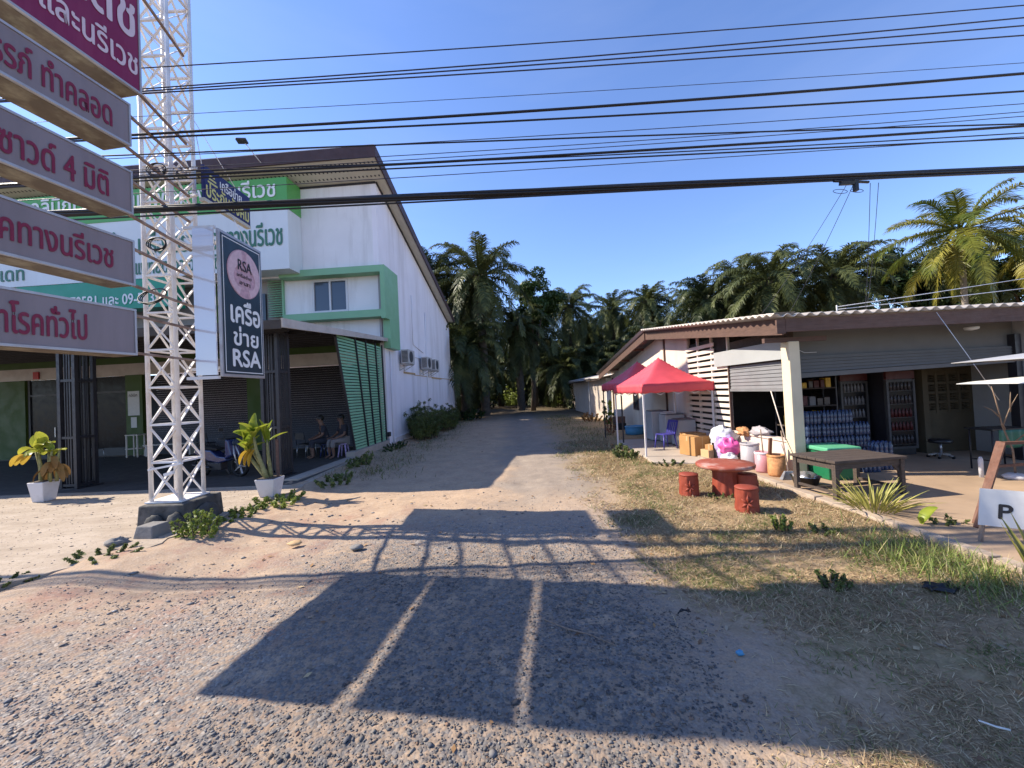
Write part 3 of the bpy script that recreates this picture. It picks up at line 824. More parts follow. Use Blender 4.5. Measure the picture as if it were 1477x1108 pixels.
# ------------------------------------------------------------------ lattice tower, its plinth and sign boxes
TX, TY, TS = -5.40, 6.32, .47
TZ0 = .50
tw = thing('lattice_tower', 'tall white steel lattice tower with rust stains standing on a concrete plinth', 'tower', (TX - TS / 2, TY + TS / 2, TZ0))
TT = 9.6
cs = [(TX, TY), (TX - TS, TY), (TX - TS, TY + TS), (TX, TY + TS)]
for (x, y) in cs:
    m_ = MB(); m_.tube([(x, y, TZ0), (x, y, TT)], .032, 10); m_.build('leg', M['tower_white'], tw)
bay = .605
nb = int((TT - TZ0) / bay)
for k in range(nb):
    z0 = TZ0 + .02 + k * bay; z1 = z0 + bay
    m_ = MB()
    for i in range(4):
        a, b = cs[i], cs[(i + 1) % 4]
        m_.bar((*a, z0), (*b, z1 - .03), .035, .012); m_.bar((*b, z0), (*a, z1 - .03), .035, .012)
        m_.bar((*a, z1), (*b, z1), .04, .03)
    m_.build('bracing', M['tower_white'], tw)
m_ = MB(); m_.box(TX - TS - .06, TX + .06, TY - .06, TY + TS + .06, TZ0 - .012, TZ0 + .01); m_.build('base_plate', M['tower_white'], tw)
m_ = MB(); m_.bar((TX - TS, TY - .03, TZ0 + .52), (TX + .06, TY - .03, TZ0 + .60), .05, .03); m_.bar((TX - .2, TY - .05, TZ0 + .43), (TX - .06, TY - .05, TZ0 + .47), .05, .05)
m_.build('loose_brace', M['tower_white'], tw)

def blob(c, rx, ry, rz, seed, n=14, amp=.12, flat=.0):
    m = MB()
    r = random.Random(seed); off = Vector((r.random() * 9, r.random() * 9, r.random() * 9))
    def fn(u, v):
        th, ph = u * 2 * math.pi, (v - .5) * math.pi
        d = Vector((math.cos(ph) * math.cos(th), math.cos(ph) * math.sin(th), math.sin(ph)))
        k = 1 + amp * noise.noise(d * 1.7 + off) + amp * .4 * noise.noise(d * 5 + off)
        return (c[0] + d.x * rx * k, c[1] + d.y * ry * k, c[2] + max(d.z, -1 + flat) * rz * k)
    return m.grid(fn, n, n // 2 + 2)
plt = thing('tower_plinth', 'dark weathered concrete plinth under the white lattice tower', 'plinth', (-5.45, 6.55, .05))
m_ = MB(); m_.hexa([(-5.94, 6.10, -.05), (-5.16, 6.10, -.05), (-5.16, 6.95, -.05), (-5.94, 6.95, -.05)], [(-5.91, 6.13, .485), (-5.19, 6.13, .485), (-5.19, 6.92, .485), (-5.91, 6.92, .485)])
m_.build('block', M['dk_concrete'], plt, bevel=.02)
for (x, y, a, b, c, s) in ((-5.30, 6.09, .15, .08, .26, 3), (-5.62, 6.09, .18, .07, .24, 5), (-5.15, 6.5, .07, .32, .28, 9)):
    blob((x, y, .12), a, b, c, s).build('bulge', M['dk_concrete'], plt)
m_ = MB(); m_.hexa([(-5.60, 5.66, -.02), (-5.24, 5.62, -.02), (-5.19, 5.96, -.02), (-5.56, 6.0, -.02)], [(-5.55, 5.72, .30), (-5.29, 5.69, .30), (-5.25, 5.93, .30), (-5.52, 5.96, .30)])
o = m_.build('concrete_block', M['concrete'], bevel=.015); tag(o, 'small tapered grey concrete block in front of the tower plinth', 'block')
o = blob((-5.62, 5.50, .14), .13, .10, .075, 21, 16, .8).build('rubble_stone', M['concrete']); tag(o, 'broken flat lump of grey concrete left of the small block', 'stone')

def light_box(name, label, z0, z1, y0, y1, thick, texts, face_m, letter_m, xf=-4.87, ax=None, yaw=-.13):
    t = thing(name, label, 'sign', (xf - thick / 2, (y0 + y1) / 2, z0), 0, 'light box signs on the tower')
    c = MB(); c.box(xf - thick, xf - .012, y0, y1, z0, z1); c.build('case', M['sign_case'], t, bevel=.008)
    f = MB(); f.box(xf - .011, xf, y0 + .025, y1 - .025, z0 + .03, z1 - .03); fo = f.build('face', face_m, t)
    f = MB(); f.box(xf - thick + .01, xf - .03, y0 + .02, y1 - .02, z0 - .004, z0 - .0015); f.build('underside', M['sign_under'], t)
    e = MB()
    for (a, b) in ((z0, z0 + .028), (z1 - .028, z1)): e.box(xf - .0115, xf + .012, y0, y1, a, b)
    for (a, b) in ((y0, y0 + .023), (y1 - .023, y1)): e.box(xf - .0115, xf + .012, a, b, z0 + .029, z1 - .029)
    e.build('edge_frame', M['sign_case'], t)
    for (s, ya, yb, za, zb) in texts:
        letters(s, letter_m, fo, (xf + .001, ya, za), (0, 1, 0), (0, 0, 1), yb - ya, zb - za, .016, .006)
    for z in ((z0 + .05, z1 - .05) if ax is None else ax):
        a = MB(); a.bar((xf - .12, y1, z), (TX - .02, TY + .1, z), .032, .032)
        a.build('arm', M['rust_arm'], t)
    piv = Vector((xf, y1, 0)); Mr = Matrix.Rotation(yaw, 3, 'Z')          # the boxes stand slightly askew to the lane
    t.location = piv + Mr @ (Vector(t.location) - piv); t.rotation_euler = (0, 0, yaw)
    return t
TH = .355
light_box('light_box_sign', 'lowest of the four stacked grey light boxes with red Thai lettering', 2.70, 3.305, 3.28, 5.1, TH, [('รักษาโรคทั่วไป', 3.56, 4.58, 2.84, 3.18)], M['sign_face'], M['crimson_letter'], yaw=-.19)
light_box('light_box_sign', 'second grey light box from the bottom with red Thai lettering', 3.61, 4.21, 3.30, 5.1, TH, [('โรคทางนรีเวช', 3.66, 4.85, 3.77, 4.10)], M['sign_face'], M['crimson_letter'])
light_box('light_box_sign', 'third grey light box from the bottom, with a red figure 4 in its lettering', 4.55, 5.13, 3.33, 5.1, TH, [('ซาวด์ 4 มิติ', 3.86, 4.82, 4.66, 4.98)], M['sign_face'], M['crimson_letter'])
light_box('light_box_sign', 'uppermost of the four stacked grey light boxes, just below the magenta one', 5.46, 6.03, 3.36, 5.1, .42, [('ครรภ์ ทำคลอด', 3.70, 4.88, 5.58, 5.92)], M['sign_face'], M['crimson_letter'])
light_box('light_box_sign', 'large magenta light box with pale Thai lettering above the grey ones', 6.28, 8.1, -1.2, 5.27, .33, [('และนรีเวช', 4.22, 5.22, 6.50, 6.84), ('คลินิกหมอเดช', 2.5, 5.2, 6.98, 7.56)], M['magenta'], M['pale_letter'], ax=(6.4, 7.9))

# banner-like box sign with a round emblem
rs = thing('box_sign', 'upright slate blue box sign with a pink round emblem and white RSA lettering', 'sign', (-4.78, 6.95, 2.46))
XF = -4.72
c = MB(); c.box(XF - .05, XF - .006, 6.41, 7.51, 2.47, 4.93); c.build('case', M['sign_case'], rs, bevel=.008)
f = MB(); f.box(XF - .005, XF, 6.45, 7.47, 2.52, 4.88); fo = f.build('face', M['slate_sign'], rs)
e = MB()
for (a, b) in ((2.55, 2.565), (4.83, 4.845)): e.box(XF, XF + .004, 6.48, 7.44, a, b)
for (a, b) in ((6.48, 6.492), (7.428, 7.44)): e.box(XF, XF + .004, a, b, 2.566, 4.829)
e.build('border_line', M['white_letter'], fo)
cy_, cz_, cr = 7.0, 4.32, .43
em = MB(); em.lathe([(cr, 0), (cr, .005)], (XF + .001, cy_, cz_), 40, axis='X', smooth=False); emo = em.build('emblem', M['emblem_pink'], fo)
def crescent(side):
    mb = MB(); pts = []
    for i in range(18):
        a = R(100 + 150 * i / 17) if side < 0 else R(80 - 150 * i / 17)
        pts.append((XF + .0075, cy_ + math.cos(a) * cr * .96, cz_ + math.sin(a) * cr * .96))
    for i in range(18):
        a = R(250 - 150 * i / 17) if side < 0 else R(-70 + 150 * i / 17)
        rr = cr * (.62 + .12 * math.sin(i / 17 * math.pi * 2))
        pts.append((XF + .0075, cy_ + math.cos(a) * rr * .95, cz_ + math.sin(a) * rr))
    if side > 0: pts.reverse()
    mb.prism([(p[0] - .001, p[1], p[2]) for p in pts], (.004, 0, 0))
    return mb
for s in (-1, 1): crescent(s).build('emblem_hand', M['emblem_hand'], fo)
letters('RSA', M['ink'], fo, (XF + .0118, 6.83, 4.37), (0, 1, 0), (0, 0, 1), .36, .19, .01, .003)
letters('เครือข่าย', M['ink'], fo, (XF + .0118, 6.80, 4.25), (0, 1, 0), (0, 0, 1), .38, .07, .0, .003)
letters('อาสา', M['ink'], fo, (XF + .0118, 6.86, 4.12), (0, 1, 0), (0, 0, 1), .28, .06, .0, .003)
letters('เครือ', M['white_letter'], fo, (XF + .001, 6.63, 3.42), (0, 1, 0), (0, 0, 1), .76, .40, .03, .004)
letters('ข่าย', M['white_letter'], fo, (XF + .001, 6.68, 3.03), (0, 1, 0), (0, 0, 1), .64, .33, .03, .004)
letters('RSA', M['white_letter'], fo, (XF + .001, 6.65, 2.66), (0, 1, 0), (0, 0, 1), .72, .29, .035, .004)
a = MB()
for z in (2.62, 4.72): a.bar((XF - .1, 6.5, z), (TX - .05, TY + .3, z), .05)
a.tube([(XF - .05, 7.3, 4.93), (-5.0, 7.15, 5.45)], .008, 6)
a.build('arm', M['tower_white'], rs)

gb = thing('white_board', 'glossy white board between the lattice tower and the slate blue sign', 'sign board', (-5.05, 6.4, 2.45))
c = MB(); c.box(-5.13, -4.79, 6.372, 6.40, 2.5, 4.92); c.build('panel', M['gloss_white'], gb)
c = MB(); c.bar((-5.30, 6.41, 2.46), (-4.78, 6.41, 2.46), .05); c.build('rail', M['alu'], gb); c = MB(); c.bar((-5.30, 6.42, 4.95), (-4.78, 6.42, 4.95), .04); c.build('rail', M['alu'], gb)
bs = thing('box_sign', 'navy blue box sign with yellow Thai lettering above the slate sign', 'sign', (-5.08, 7.05, 5.45))
c = MB(); c.box(-5.05, -5.006, 6.5, 7.66, 5.5, 6.06); c.build('case', M['navy_sign'], bs)
f = MB(); f.box(-5.005, -5.0, 6.51, 7.65, 5.51, 6.05); fo = f.build('face', M['navy_sign'], bs)
f = MB(); f.box(-5.09, -5.0, 6.5, 7.66, 5.44, 5.497); f.build('underside', M['soffit'], bs)
letters('เครือข่าย', M['white_letter'], fo, (-4.999, 6.86, 5.82), (0, 1, 0), (0, 0, 1), .55, .20, .02, .004)
letters('ประกันสังคม', M['yellow_letter'], fo, (-4.999, 6.54, 5.54), (0, 1, 0), (0, 0, 1), 1.06, .27, .025, .004)
st = MB()
for k in range(3):
    zz = 5.80 + k * .06; st.box(-5.0, -4.996, 6.58 + .02 * k, 6.80 - .03 * k, zz, zz + .03)
st.build('emblem', M['yellow_letter'], fo)
a = MB()
for z in (5.55, 6.0): a.bar((-5.12, 6.5, z), (TX - .1, TY + .3, z), .04)
a.tube([(-5.1, 6.6, 6.06), (-5.3, 6.75, 6.7)], .007, 6); a.tube([(-5.1, 7.5, 6.06), (-5.35, 6.78, 7.0)], .006, 6)
a.build('arm', M['tower_white'], bs)

# loops of spare cable hung on the tower
def coil(c, r, label, tilt=0.0):
    m = MB()
    for k in range(3):
        pts = []
        for i in range(25):
            a = 2 * math.pi * i / 24
            pts.append((c[0] + (r + .012 * k) * math.cos(a), c[1] - .02 * k + tilt * math.sin(a), c[2] + (r - .01 * k) * math.sin(a) * .85))
        m.tube(pts, .008, 6, cap=False)
    o = m.build('cable_coil', M['cable']); tag(o, label, 'cable', 'cable loops on the tower')
coil((-5.52, 6.22, 5.82), .13, 'highest black loop of spare cable on the lattice tower')
coil((-5.55, 6.22, 4.62), .13, 'middle black loop of spare cable on the tower, beside the third grey sign')
coil((-5.62, 6.20, 3.78), .18, 'lowest and widest loop of spare cable on the tower', .1)

# ------------------------------------------------------------------ overhead wires along the street
K = 5.62 / 4.3
def wire(z0, z1, r, label, m='cable', sag=.0, y=5.62, n=1, parts=None):
    """z0, z1: heights at x=-4.4 and x=7.7"""
    g = MB()
    for k in range(n):
        pts = []
        for i in range(31):
            t = i / 30
            x = -19 + 38 * t
            s = (x + 4.4) / 12.1
            z = z0 + (z1 - z0) * s - sag * 4 * s * (1 - s) * (1 if 0 <= s <= 1 else .5)
            if n > 1:
                a = 2 * math.pi * k / n + x * .35
                pts.append((x, y + r * 1.25 * math.cos(a), z + r * 1.25 * math.sin(a)))
            else: pts.append((x, y, z))
        g.tube(pts, r, 6)
    o = g.build('overhead_wire', M[m], origin=(0, y, z0)); tag(o, label, 'wire', 'overhead wires along the street')
    return o
def zz(v): return 2 + (v - 2) * K
for i, (a, b, r, m, sg, lb) in enumerate((
    (5.81, 6.04, .006, 'cable_thin', .05, 'topmost thin wire across the sky'),
    (5.58, 5.90, .007, 'cable_thin', .05, 'second thin wire from the top of the sky'),
    (5.55, 5.81, .007, 'cable_thin', .04, 'third wire from the top, crossing just below the second'),
    (5.52, 5.70, .007, 'cable_thin', .03, 'fourth thin wire from the top'),
    (5.26, 5.39, .003, 'cable_thin', .03, 'faint hair thin wire alone between the upper wires and two black cables'),
    (5.06, 5.27, .014, 'cable', .05, 'upper of two thick black cables in mid sky'),
    (5.01, 5.07, .010, 'cable', .04, 'lower of two thick black cables in mid sky'),
    (4.82, 4.70, .008, 'cable', -.02, 'nearly level wire touching the clinic roof corner'),
    (4.80, 4.93, .004, 'cable_thin', .04, 'faint wire rising highest to the right among the middle bunch'),
    (4.66, 4.84, .004, 'cable_thin', .05, 'faint wire in the middle bunch just below the one rising highest'),
    (4.60, 4.79, .004, 'cable_thin', .04, 'thin wire in the middle bunch, third from its top at the right edge'),
    (4.57, 4.68, .013, 'cable', .03, 'thickest cable of the middle bunch, passing the clinic soffit'),
    (4.62, 4.60, .006, 'cable', .05, 'slack wire crossing under the thickest cable of the middle bunch'),
    (4.53, 4.54, .008, 'cable', .0, 'lowest cable of the middle bunch'),
    (4.40, 4.56, .004, 'cable_thin', .02, 'lone thin wire between the middle bunch and the lowest bundle'))):
    wire(zz(a), zz(b), r * K, lb, m, sg)
wire(zz(4.205), zz(4.195), .023, 'thick black cable bundle, lowest of all the overhead wires', 'cable', .0, 5.62, 5)
wire(zz(4.12), zz(4.16), .012, 'single cable hugging the underside of the thick bundle', 'cable', .0, 5.58)
# splice hardware on the bundle and the drop wires that leave it for the shop
dw = thing('drop_wire', 'tangled service drop wires hanging from the thick cable bundle to the shop roof', 'wire', (4.98, 5.6, 4.85))
m_ = MB(); m_.obox((4.95, 5.57, 4.76), .22, .05, .05, 0, .2); m_.obox((5.06, 5.57, 4.72), .05, .05, .16, 0, 0); m_.tube([(4.75, 5.57, 4.80), (5.25, 5.57, 4.76)], .018, 6)
m_.build('clamp', M['cable'], dw)
def strand(p, q, sag, r=.004, wob=0.0):
    pts = []
    for i in range(17):
        t = i / 16
        v = Vector(p).lerp(Vector(q), t); v.z -= sag * 4 * t * (1 - t); v.x += wob * math.sin(t * 7)
        pts.append(v)
    return MB().tube(pts, r, 5)
strand((5.05, 5.6, 4.74), (5.9, 8.6, 3.05), .1).build('strand', M['cable_thin'], dw)
strand((4.95, 5.6, 4.74), (8.6, 14.0, 3.9), .15).build('strand', M['cable_thin'], dw)
strand((5.3, 5.6, 4.76), (8.1, 9.0, 3.0), .35).build('strand', M['cable_thin'], dw)
strand((5.42, 5.6, 4.76), (9.0, 10.0, 3.2), .35).build('strand', M['cable_thin'], dw)
m_ = MB()
for c_, r_ in (((4.86, 5.6, 4.66), .10), ((5.1, 5.6, 4.66), .09)):
    m_.tube([(c_[0] + r_ * math.cos(a), c_[1] + .03 * math.sin(a), c_[2] + r_ * .45 * math.sin(a)) for a in [2 * math.pi * i / 18 for i in range(19)]], .004, 5)
m_.build('loop', M['cable_thin'], dw)
# ------------------------------------------------------------------ shop on the right
SH = thing('shop_building', 'low cream roadside shop with corrugated roof, brown fascia and open roller shutters', 'building', (5.6, 7.9, .1))
FL = .1
XW = 5.6
def sp(mb, name, m, parent=None, **k): return mb.build(name, m, parent or SH, **k)
def ridge(y): return 2.93 + (y - 6.9) * .118 if y < 14.7 else 3.85 - (y - 14.7) * .155    # underside of the roof along the lane
# corner pillar
m_ = MB(); m_.hexa([(5.42, 7.62, FL), (5.64, 7.62, FL), (5.64, 7.86, FL), (5.42, 7.86, FL)], [(5.42, 7.62, 2.72), (5.63, 7.62, 2.72), (5.63, 7.86, 2.72), (5.42, 7.86, 2.72)])
sp(m_, 'corner_pillar', M['pillar'], bevel=.012)
# lane side wall beyond the slats, with a dark window
m_ = MB()
def lw(a, b, z0, z1=None):
    m_.prism([(XW, a, z0), (XW, b, z0), (XW, b, ridge(b) - .06 if z1 is None else z1), (XW, a, ridge(a) - .06 if z1 is None else z1)], (.14, 0, 0))
lw(12.5, 14.2, 0)
sp(m_, 'lane_wall', M['pink_wall'])
m_ = MB()
m_.prism([(XW + .004, 14.2, 0), (XW + .004, 17.45, 0), (XW + .004, 17.45, ridge(17.45) - .06), (XW + .004, 14.7, ridge(14.7) - .06), (XW + .004, 14.2, ridge(14.2) - .06)], (.14, 0, 0))
lw(18.2, 22.2, 0); lw(17.45, 18.2, 0, .9)
m_.prism([(XW, 17.45, 1.9), (XW, 18.2, 1.9), (XW, 18.2, ridge(18.2) - .06), (XW, 17.45, ridge(17.45) - .06)], (.14, 0, 0))
sp(m_, 'gable_wall', M['cream_wall'])
m_ = MB(); m_.box(XW - .02, XW + .05, 17.43, 17.5, .9, 1.9); m_.box(XW - .02, XW + .05, 18.15, 18.22, .9, 1.9); m_.box(XW - .02, XW + .05, 17.5, 18.15, 1.83, 1.9); m_.box(XW - .02, XW + .05, 17.5, 18.15, .9, .97)
wo = sp(m_, 'window', M['wood_trim'])
m_ = MB(); m_.box(XW + .02, XW + .03, 17.5, 18.15, .97, 1.83); sp(m_, 'pane', M['glass'], wo)
m_ = MB(); m_.box(XW - .06, XW - .003, 21.6, 21.75, 0, 2.5); sp(m_, 'corner_post', M['wood_trim'])
m_ = MB(); m_.box(XW - .05, XW - .003, 14.16, 14.24, 0, ridge(14.2) - .1); sp(m_, 'wall_post', M['wood_trim'])
m_ = MB(); m_.box(XW + .3, 11, 22.0, 22.2, 0, 2.6); m_.box(10.9, 11.05, 8.4, 22.0, 0, 3.0); sp(m_, 'outer_wall', M['grey_wall'])
# slatted wall of white boards
m_ = MB()
z = .72
ns = 15
for i in range(ns):
    z0 = .66 + i * .166
    yt = 10.1 if z0 < 2.5 else 9.0
    m_.box(XW - .03, XW - .008, 10.1 if z0 < 2.36 else 10.75, 12.48, z0, z0 + .10)
sl = sp(m_, 'slatted_wall', M['slat_white'])
m_ = MB()
for y in (10.12, 10.95, 11.75, 12.44): m_.box(XW - .006, XW + .05, y - .03, y + .03, .6, ridge(y) - .1)
sp(m_, 'slat_post', M['slat_white'], sl)
m_ = MB(); m_.box(XW - .02, XW + .12, 10.1, 12.5, 0, .6); sp(m_, 'low_pink_wall', M['pink_wall'])
m_ = MB(); m_.box(XW + .06, XW + .07, 10.2, 12.4, .62, 3.2); sp(m_, 'dark_backing', M['dark_in'])
# counter wall with open hatch, half rolled shutter, grey board above
m_ = MB(); m_.box(XW - .02, XW + .13, 7.87, 10.08, 0, .70); sp(m_, 'counter_wall', M['pink_wall'])
m_ = MB(); m_.box(XW - .05, XW + .2, 7.87, 10.08, .703, .74); sp(m_, 'counter_top', M['pink_wall'])
m_ = MB()
for i in range(7):
    z0 = 1.80 + i * .082
    m_.hexa([(XW + .0, 7.9, z0), (XW + .04, 7.9, z0), (XW + .04, 10.06, z0), (XW + .0, 10.06, z0)], [(XW + .018, 7.9, z0 + .078), (XW + .04, 7.9, z0 + .078), (XW + .04, 10.06, z0 + .078), (XW + .018, 10.06, z0 + .078)])
m_.box(XW - .02, XW + .05, 7.9, 10.06, 1.74, 1.797)
sp(m_, 'hatch_shutter', M['shutter_grey'])
m_ = MB(); m_.box(XW - .10, XW - .06, 7.95, 10.62, 2.40, 2.78); sp(m_, 'grey_board', M['grey_plate'])
m_ = MB(); m_.box(XW + .05, XW + .12, 7.9, 10.1, 2.37, 3.0); sp(m_, 'upper_panel', M['wood_dark'])
m_ = MB(); m_.box(XW - .03, XW + .03, 10.065, 10.10, .74, 2.4); sp(m_, 'hatch_post', M['wood_trim'])
# front: shutter box, hanging shutter, end wall
m_ = MB(); m_.box(5.66, 10.5, 8.18, 8.3, 2.44, 3.0); sp(m_, 'front_panel', M['front_grey'])
m_ = MB()
for i in range(5):
    za, zb = 2.10 + i * .07, 2.20 + i * .052
    m_.hexa([(5.66, 8.1, za), (10.4, 8.1, zb), (10.4, 8.14, zb), (5.66, 8.14, za)], [(5.66, 8.12, za + .066), (10.4, 8.12, zb + .05), (10.4, 8.14, zb + .05), (5.66, 8.14, za + .066)])
m_.hexa([(5.66, 8.07, 1.99), (10.4, 8.07, 2.12), (10.4, 8.13, 2.12), (5.66, 8.13, 1.99)], [(5.66, 8.07, 2.09), (10.4, 8.07, 2.19), (10.4, 8.13, 2.19), (5.66, 8.13, 2.09)])
sp(m_, 'front_shutter', M['front_grey'])
m_ = MB(); m_.box(10.38, 10.5, 8.05, 8.2, FL, 2.7); sp(m_, 'shutter_rail', M['dark_steel'])
m_ = MB(); m_.box(10.52, 14, 8.0, 8.25, FL, 3.0); sp(m_, 'end_wall', M['grey_wall'])
m_ = MB(); m_.lathe([(.02, 0), (.10, .02), (.11, .06), (.1, .07)], (9.15, 7.75, 2.78), 16); sp(m_, 'ceiling_lamp', M['paper'])
m_ = MB(); m_.tube([(5.85, 8.16, 2.78), (5.95, 8.14, 2.6), (6.1, 8.13, 2.52), (6.35, 8.13, 2.52)], .006, 5); sp(m_, 'loose_wire', M['alu'])
# roof: corrugated sheet with front eave and lane side rake
def rz(y): return ridge(y) + .19
pit = .21
def sheet(y0, y1, name):
    m = MB(); n = int((16 - 4.93) / (pit / 6))
    vs = []
    for y in (y0, y1):
        for dz in (0, -.014):
            for i in range(n + 1):
                x = 4.93 + i * pit / 6
                vs.append((x, y, rz(y) + .03 * math.cos(2 * math.pi * i / 6) + .02 + dz))
    k = n + 1
    fs = []
    for i in range(n):
        fs += [(i, i + 1, 2 * k + i + 1, 2 * k + i), (k + i + 1, k + i, 3 * k + i, 3 * k + i + 1), (i + 1, i, k + i, k + i + 1), (2 * k + i, 2 * k + i + 1, 3 * k + i + 1, 3 * k + i)]
    m.add(vs, fs, 0, True)
    return sp(m, name, M['fibre_roof'])
rf1 = sheet(7.2, 14.7, 'roof'); rf2 = sheet(14.7, 22.9, 'roof')
# scalloped rake edge and the boards
m_ = MB(); n = 170; vs = []
for i in range(n + 1):
    y = 7.22 + i * (14.6 - 7.22) / n
    w_ = .025 * math.cos(2 * math.pi * i / 5.0)
    vs += [(4.90, y, rz(y) + .045 + w_), (5.3, y, rz(y) + .05 + w_), (4.90, y, rz(y) + .02 + w_), (5.3, y, rz(y) + .025 + w_)]
fs = []
for i in range(n): fs += [(4 * i, 4 * i + 4, 4 * i + 5, 4 * i + 1), (4 * i + 2, 4 * i + 3, 4 * i + 7, 4 * i + 6), (4 * i, 4 * i + 2, 4 * i + 6, 4 * i + 4)]
m_.add(vs, fs, 0, True); sp(m_, 'rake_tiles', M['fibre_roof'], rf1)
m_ = MB(); m_.prism([(5.10, 7.33, ridge(7.33) - .16), (5.10, 14.72, ridge(14.7) - .14), (5.10, 14.72, ridge(14.7) + .17), (5.10, 7.33, ridge(7.33) + .15)], (.04, 0, 0)); sp(m_, 'rake_fascia', M['wood_trim'], rf1)
m_ = MB(); m_.prism([(5.06, 14.73, ridge(14.73) - .14), (5.06, 22.8, ridge(22.8) - .14), (5.06, 22.8, ridge(22.8) + .15), (5.06, 14.73, ridge(14.73) + .17)], (.04, 0, 0)); sp(m_, 'rake_fascia', M['wood_trim'], rf2)
m_ = MB(); m_.box(5.145, 16, 7.28, 7.34, 2.87, 3.12); sp(m_, 'front_fascia', M['wood_trim'], rf1)
m_ = MB(); m_.box(4.98, 5.14, 7.28, 7.326, 2.84, 3.125); sp(m_, 'fascia_end', M['wood_trim'], rf1)
m_ = MB()
for y in (16.5, 18.5, 20.5): m_.bar((5.1, y, ridge(y) - .06), (5.75, y, ridge(y) - .06), .06, .1)
m_.bar((4.98, 7.7, 2.76), (6.2, 7.7, 2.76), .08, .09)
sp(m_, 'purlin', M['wood_trim'], rf1)
m_ = MB(); m_.tube([(6.3, 7.5, 3.2), (6.3, 7.5, 3.36)], .012, 6); m_.tube([(6.3, 7.5, 3.33), (9.0, 8.6, 3.7), (14, 10.5, 4.4)], .008, 5); m_.tube([(6.3, 7.5, 3.28), (9.0, 8.4, 3.55), (14, 10.2, 4.1)], .008, 5)
sp(m_, 'service_wire', M['alu'], rf1)
# inside of the shop
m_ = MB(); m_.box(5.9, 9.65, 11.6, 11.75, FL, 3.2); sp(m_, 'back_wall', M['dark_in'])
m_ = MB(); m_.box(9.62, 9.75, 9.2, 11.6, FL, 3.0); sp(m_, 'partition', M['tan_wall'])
# breeze block wall: tan wall with a panel of vent blocks
m_ = MB()
y0b = 9.3
m_.box(9.76, 10.9, y0b, y0b + .14, FL, 1.02); m_.box(9.76, 10.9, y0b, y0b + .14, 1.98, 3.0)
for i in range(5): m_.box(9.76 + i * .27, 9.82 + i * .27, y0b + .002, y0b + .138, 1.02, 1.98)
for j in range(5): m_.box(9.82, 10.9, y0b + .02, y0b + .12, 1.02 + j * .225, 1.08 + j * .225)
for j in range(4):
    for i in range(4):
        for q in (.055, .11): m_.box(9.82 + i * .27, 10.03 + i * .27, y0b + .04, y0b + .10, 1.08 + j * .225 + q - .008, 1.08 + j * .225 + q + .008)
        m_.box(9.92 + i * .27, 9.935 + i * .27, y0b + .04, y0b + .10, 1.08 + j * .225, 1.245 + j * .225)
sp(m_, 'breeze_block_wall', M['tan_wall'])
m_ = MB(); m_.box(9.76, 10.9, y0b + .3, y0b + .32, FL, 3); sp(m_, 'dark_backing', M['dark_in'])

# ------------------------------------------------------------------ things in the shop
def goods_shelf(x0, y, w, label):
    t = thing('goods_shelf', label, 'shelf', (x0 + w / 2, y, FL))
    f = MB()
    for x in (x0, x0 + w):
        for yy in (y - .2, y + .2): f.box(x - .015, x + .015, yy - .015, yy + .015, FL, 2.3)
    f.build('frame', M['dark_steel'], t)
    r_ = random.Random(hash(label) % 1000 if False else int(x0 * 100))
    for z in (.35, .85, 1.3, 1.72):
        s = MB(); s.box(x0, x0 + w, y - .22, y + .22, z, z + .025); s.build('shelf_board', M['wood_dark'], t)
        x = x0 + .06
        while x < x0 + w - .14:
            ww = r_.uniform(.09, .15); hh = r_.uniform(.13, .24)
            p = MB(); p.box(x, x + ww, y - .18, y + .02, z + .025, z + .025 + hh)
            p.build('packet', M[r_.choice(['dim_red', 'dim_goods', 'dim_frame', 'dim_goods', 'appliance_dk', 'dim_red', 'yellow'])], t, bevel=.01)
            x += ww + r_.uniform(.01, .06)
    return t
goods_shelf(6.55, 9.6, 1.2, 'rack of small coloured packets behind the stacked water packs')
goods_shelf(8.0, 11.2, 1.2, 'high rack of goods at the dark back of the shop beside the drink fridges')
def fridge(x, y, label):
    t = thing('drinks_fridge', label, 'fridge', (x + .33, y + .3, FL), 0, 'drink fridges in the shop')
    c = MB(); c.box(x, x + .66, y + .06, y + .6, FL, 2.05); c.build('cabinet', M['dark_steel'], t, bevel=.01)
    d = MB()
    for a, b in ((x, x + .05), (x + .61, x + .66)): d.box(a, b, y, y + .055, FL + .15, 1.85)
    d.box(x + .051, x + .609, y, y + .055, FL + .15, FL + .2); d.box(x + .051, x + .609, y, y + .055, 1.8, 1.85)
    do = d.build('door', M['dim_frame'], t)
    g = MB(); g.box(x + .051, x + .609, y + .02, y + .03, FL + .2, 1.8); g.build('door_glass', M['glass_dim'], do)
    g = MB(); g.box(x, x + .66, y, y + .055, 1.87, 2.05); g.build('header_panel', M['dim_red'], t)
    r_ = random.Random(int(x * 77))
    for k in range(5):
        z = FL + .25 + k * .31
        b = MB(); b.box(x + .06, x + .6, y + .004, y + .018, z, z + .012); b.build('shelf_edge', M['dim_frame'], t)
        b = MB()
        for q in range(6): b.lathe([(.03, 0), (.03, .13), (.012, .17), (.012, .2)], (x + .1 + q * .085, y + .012, z + .012), 8)
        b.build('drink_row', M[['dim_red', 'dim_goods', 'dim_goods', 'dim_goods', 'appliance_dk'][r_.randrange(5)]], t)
    return t
fridge(7.95, 9.5, 'glass door drinks fridge nearest the water packs')
fridge(8.68, 9.1, 'glass door drinks fridge nearest the pale partition, right of its twin')
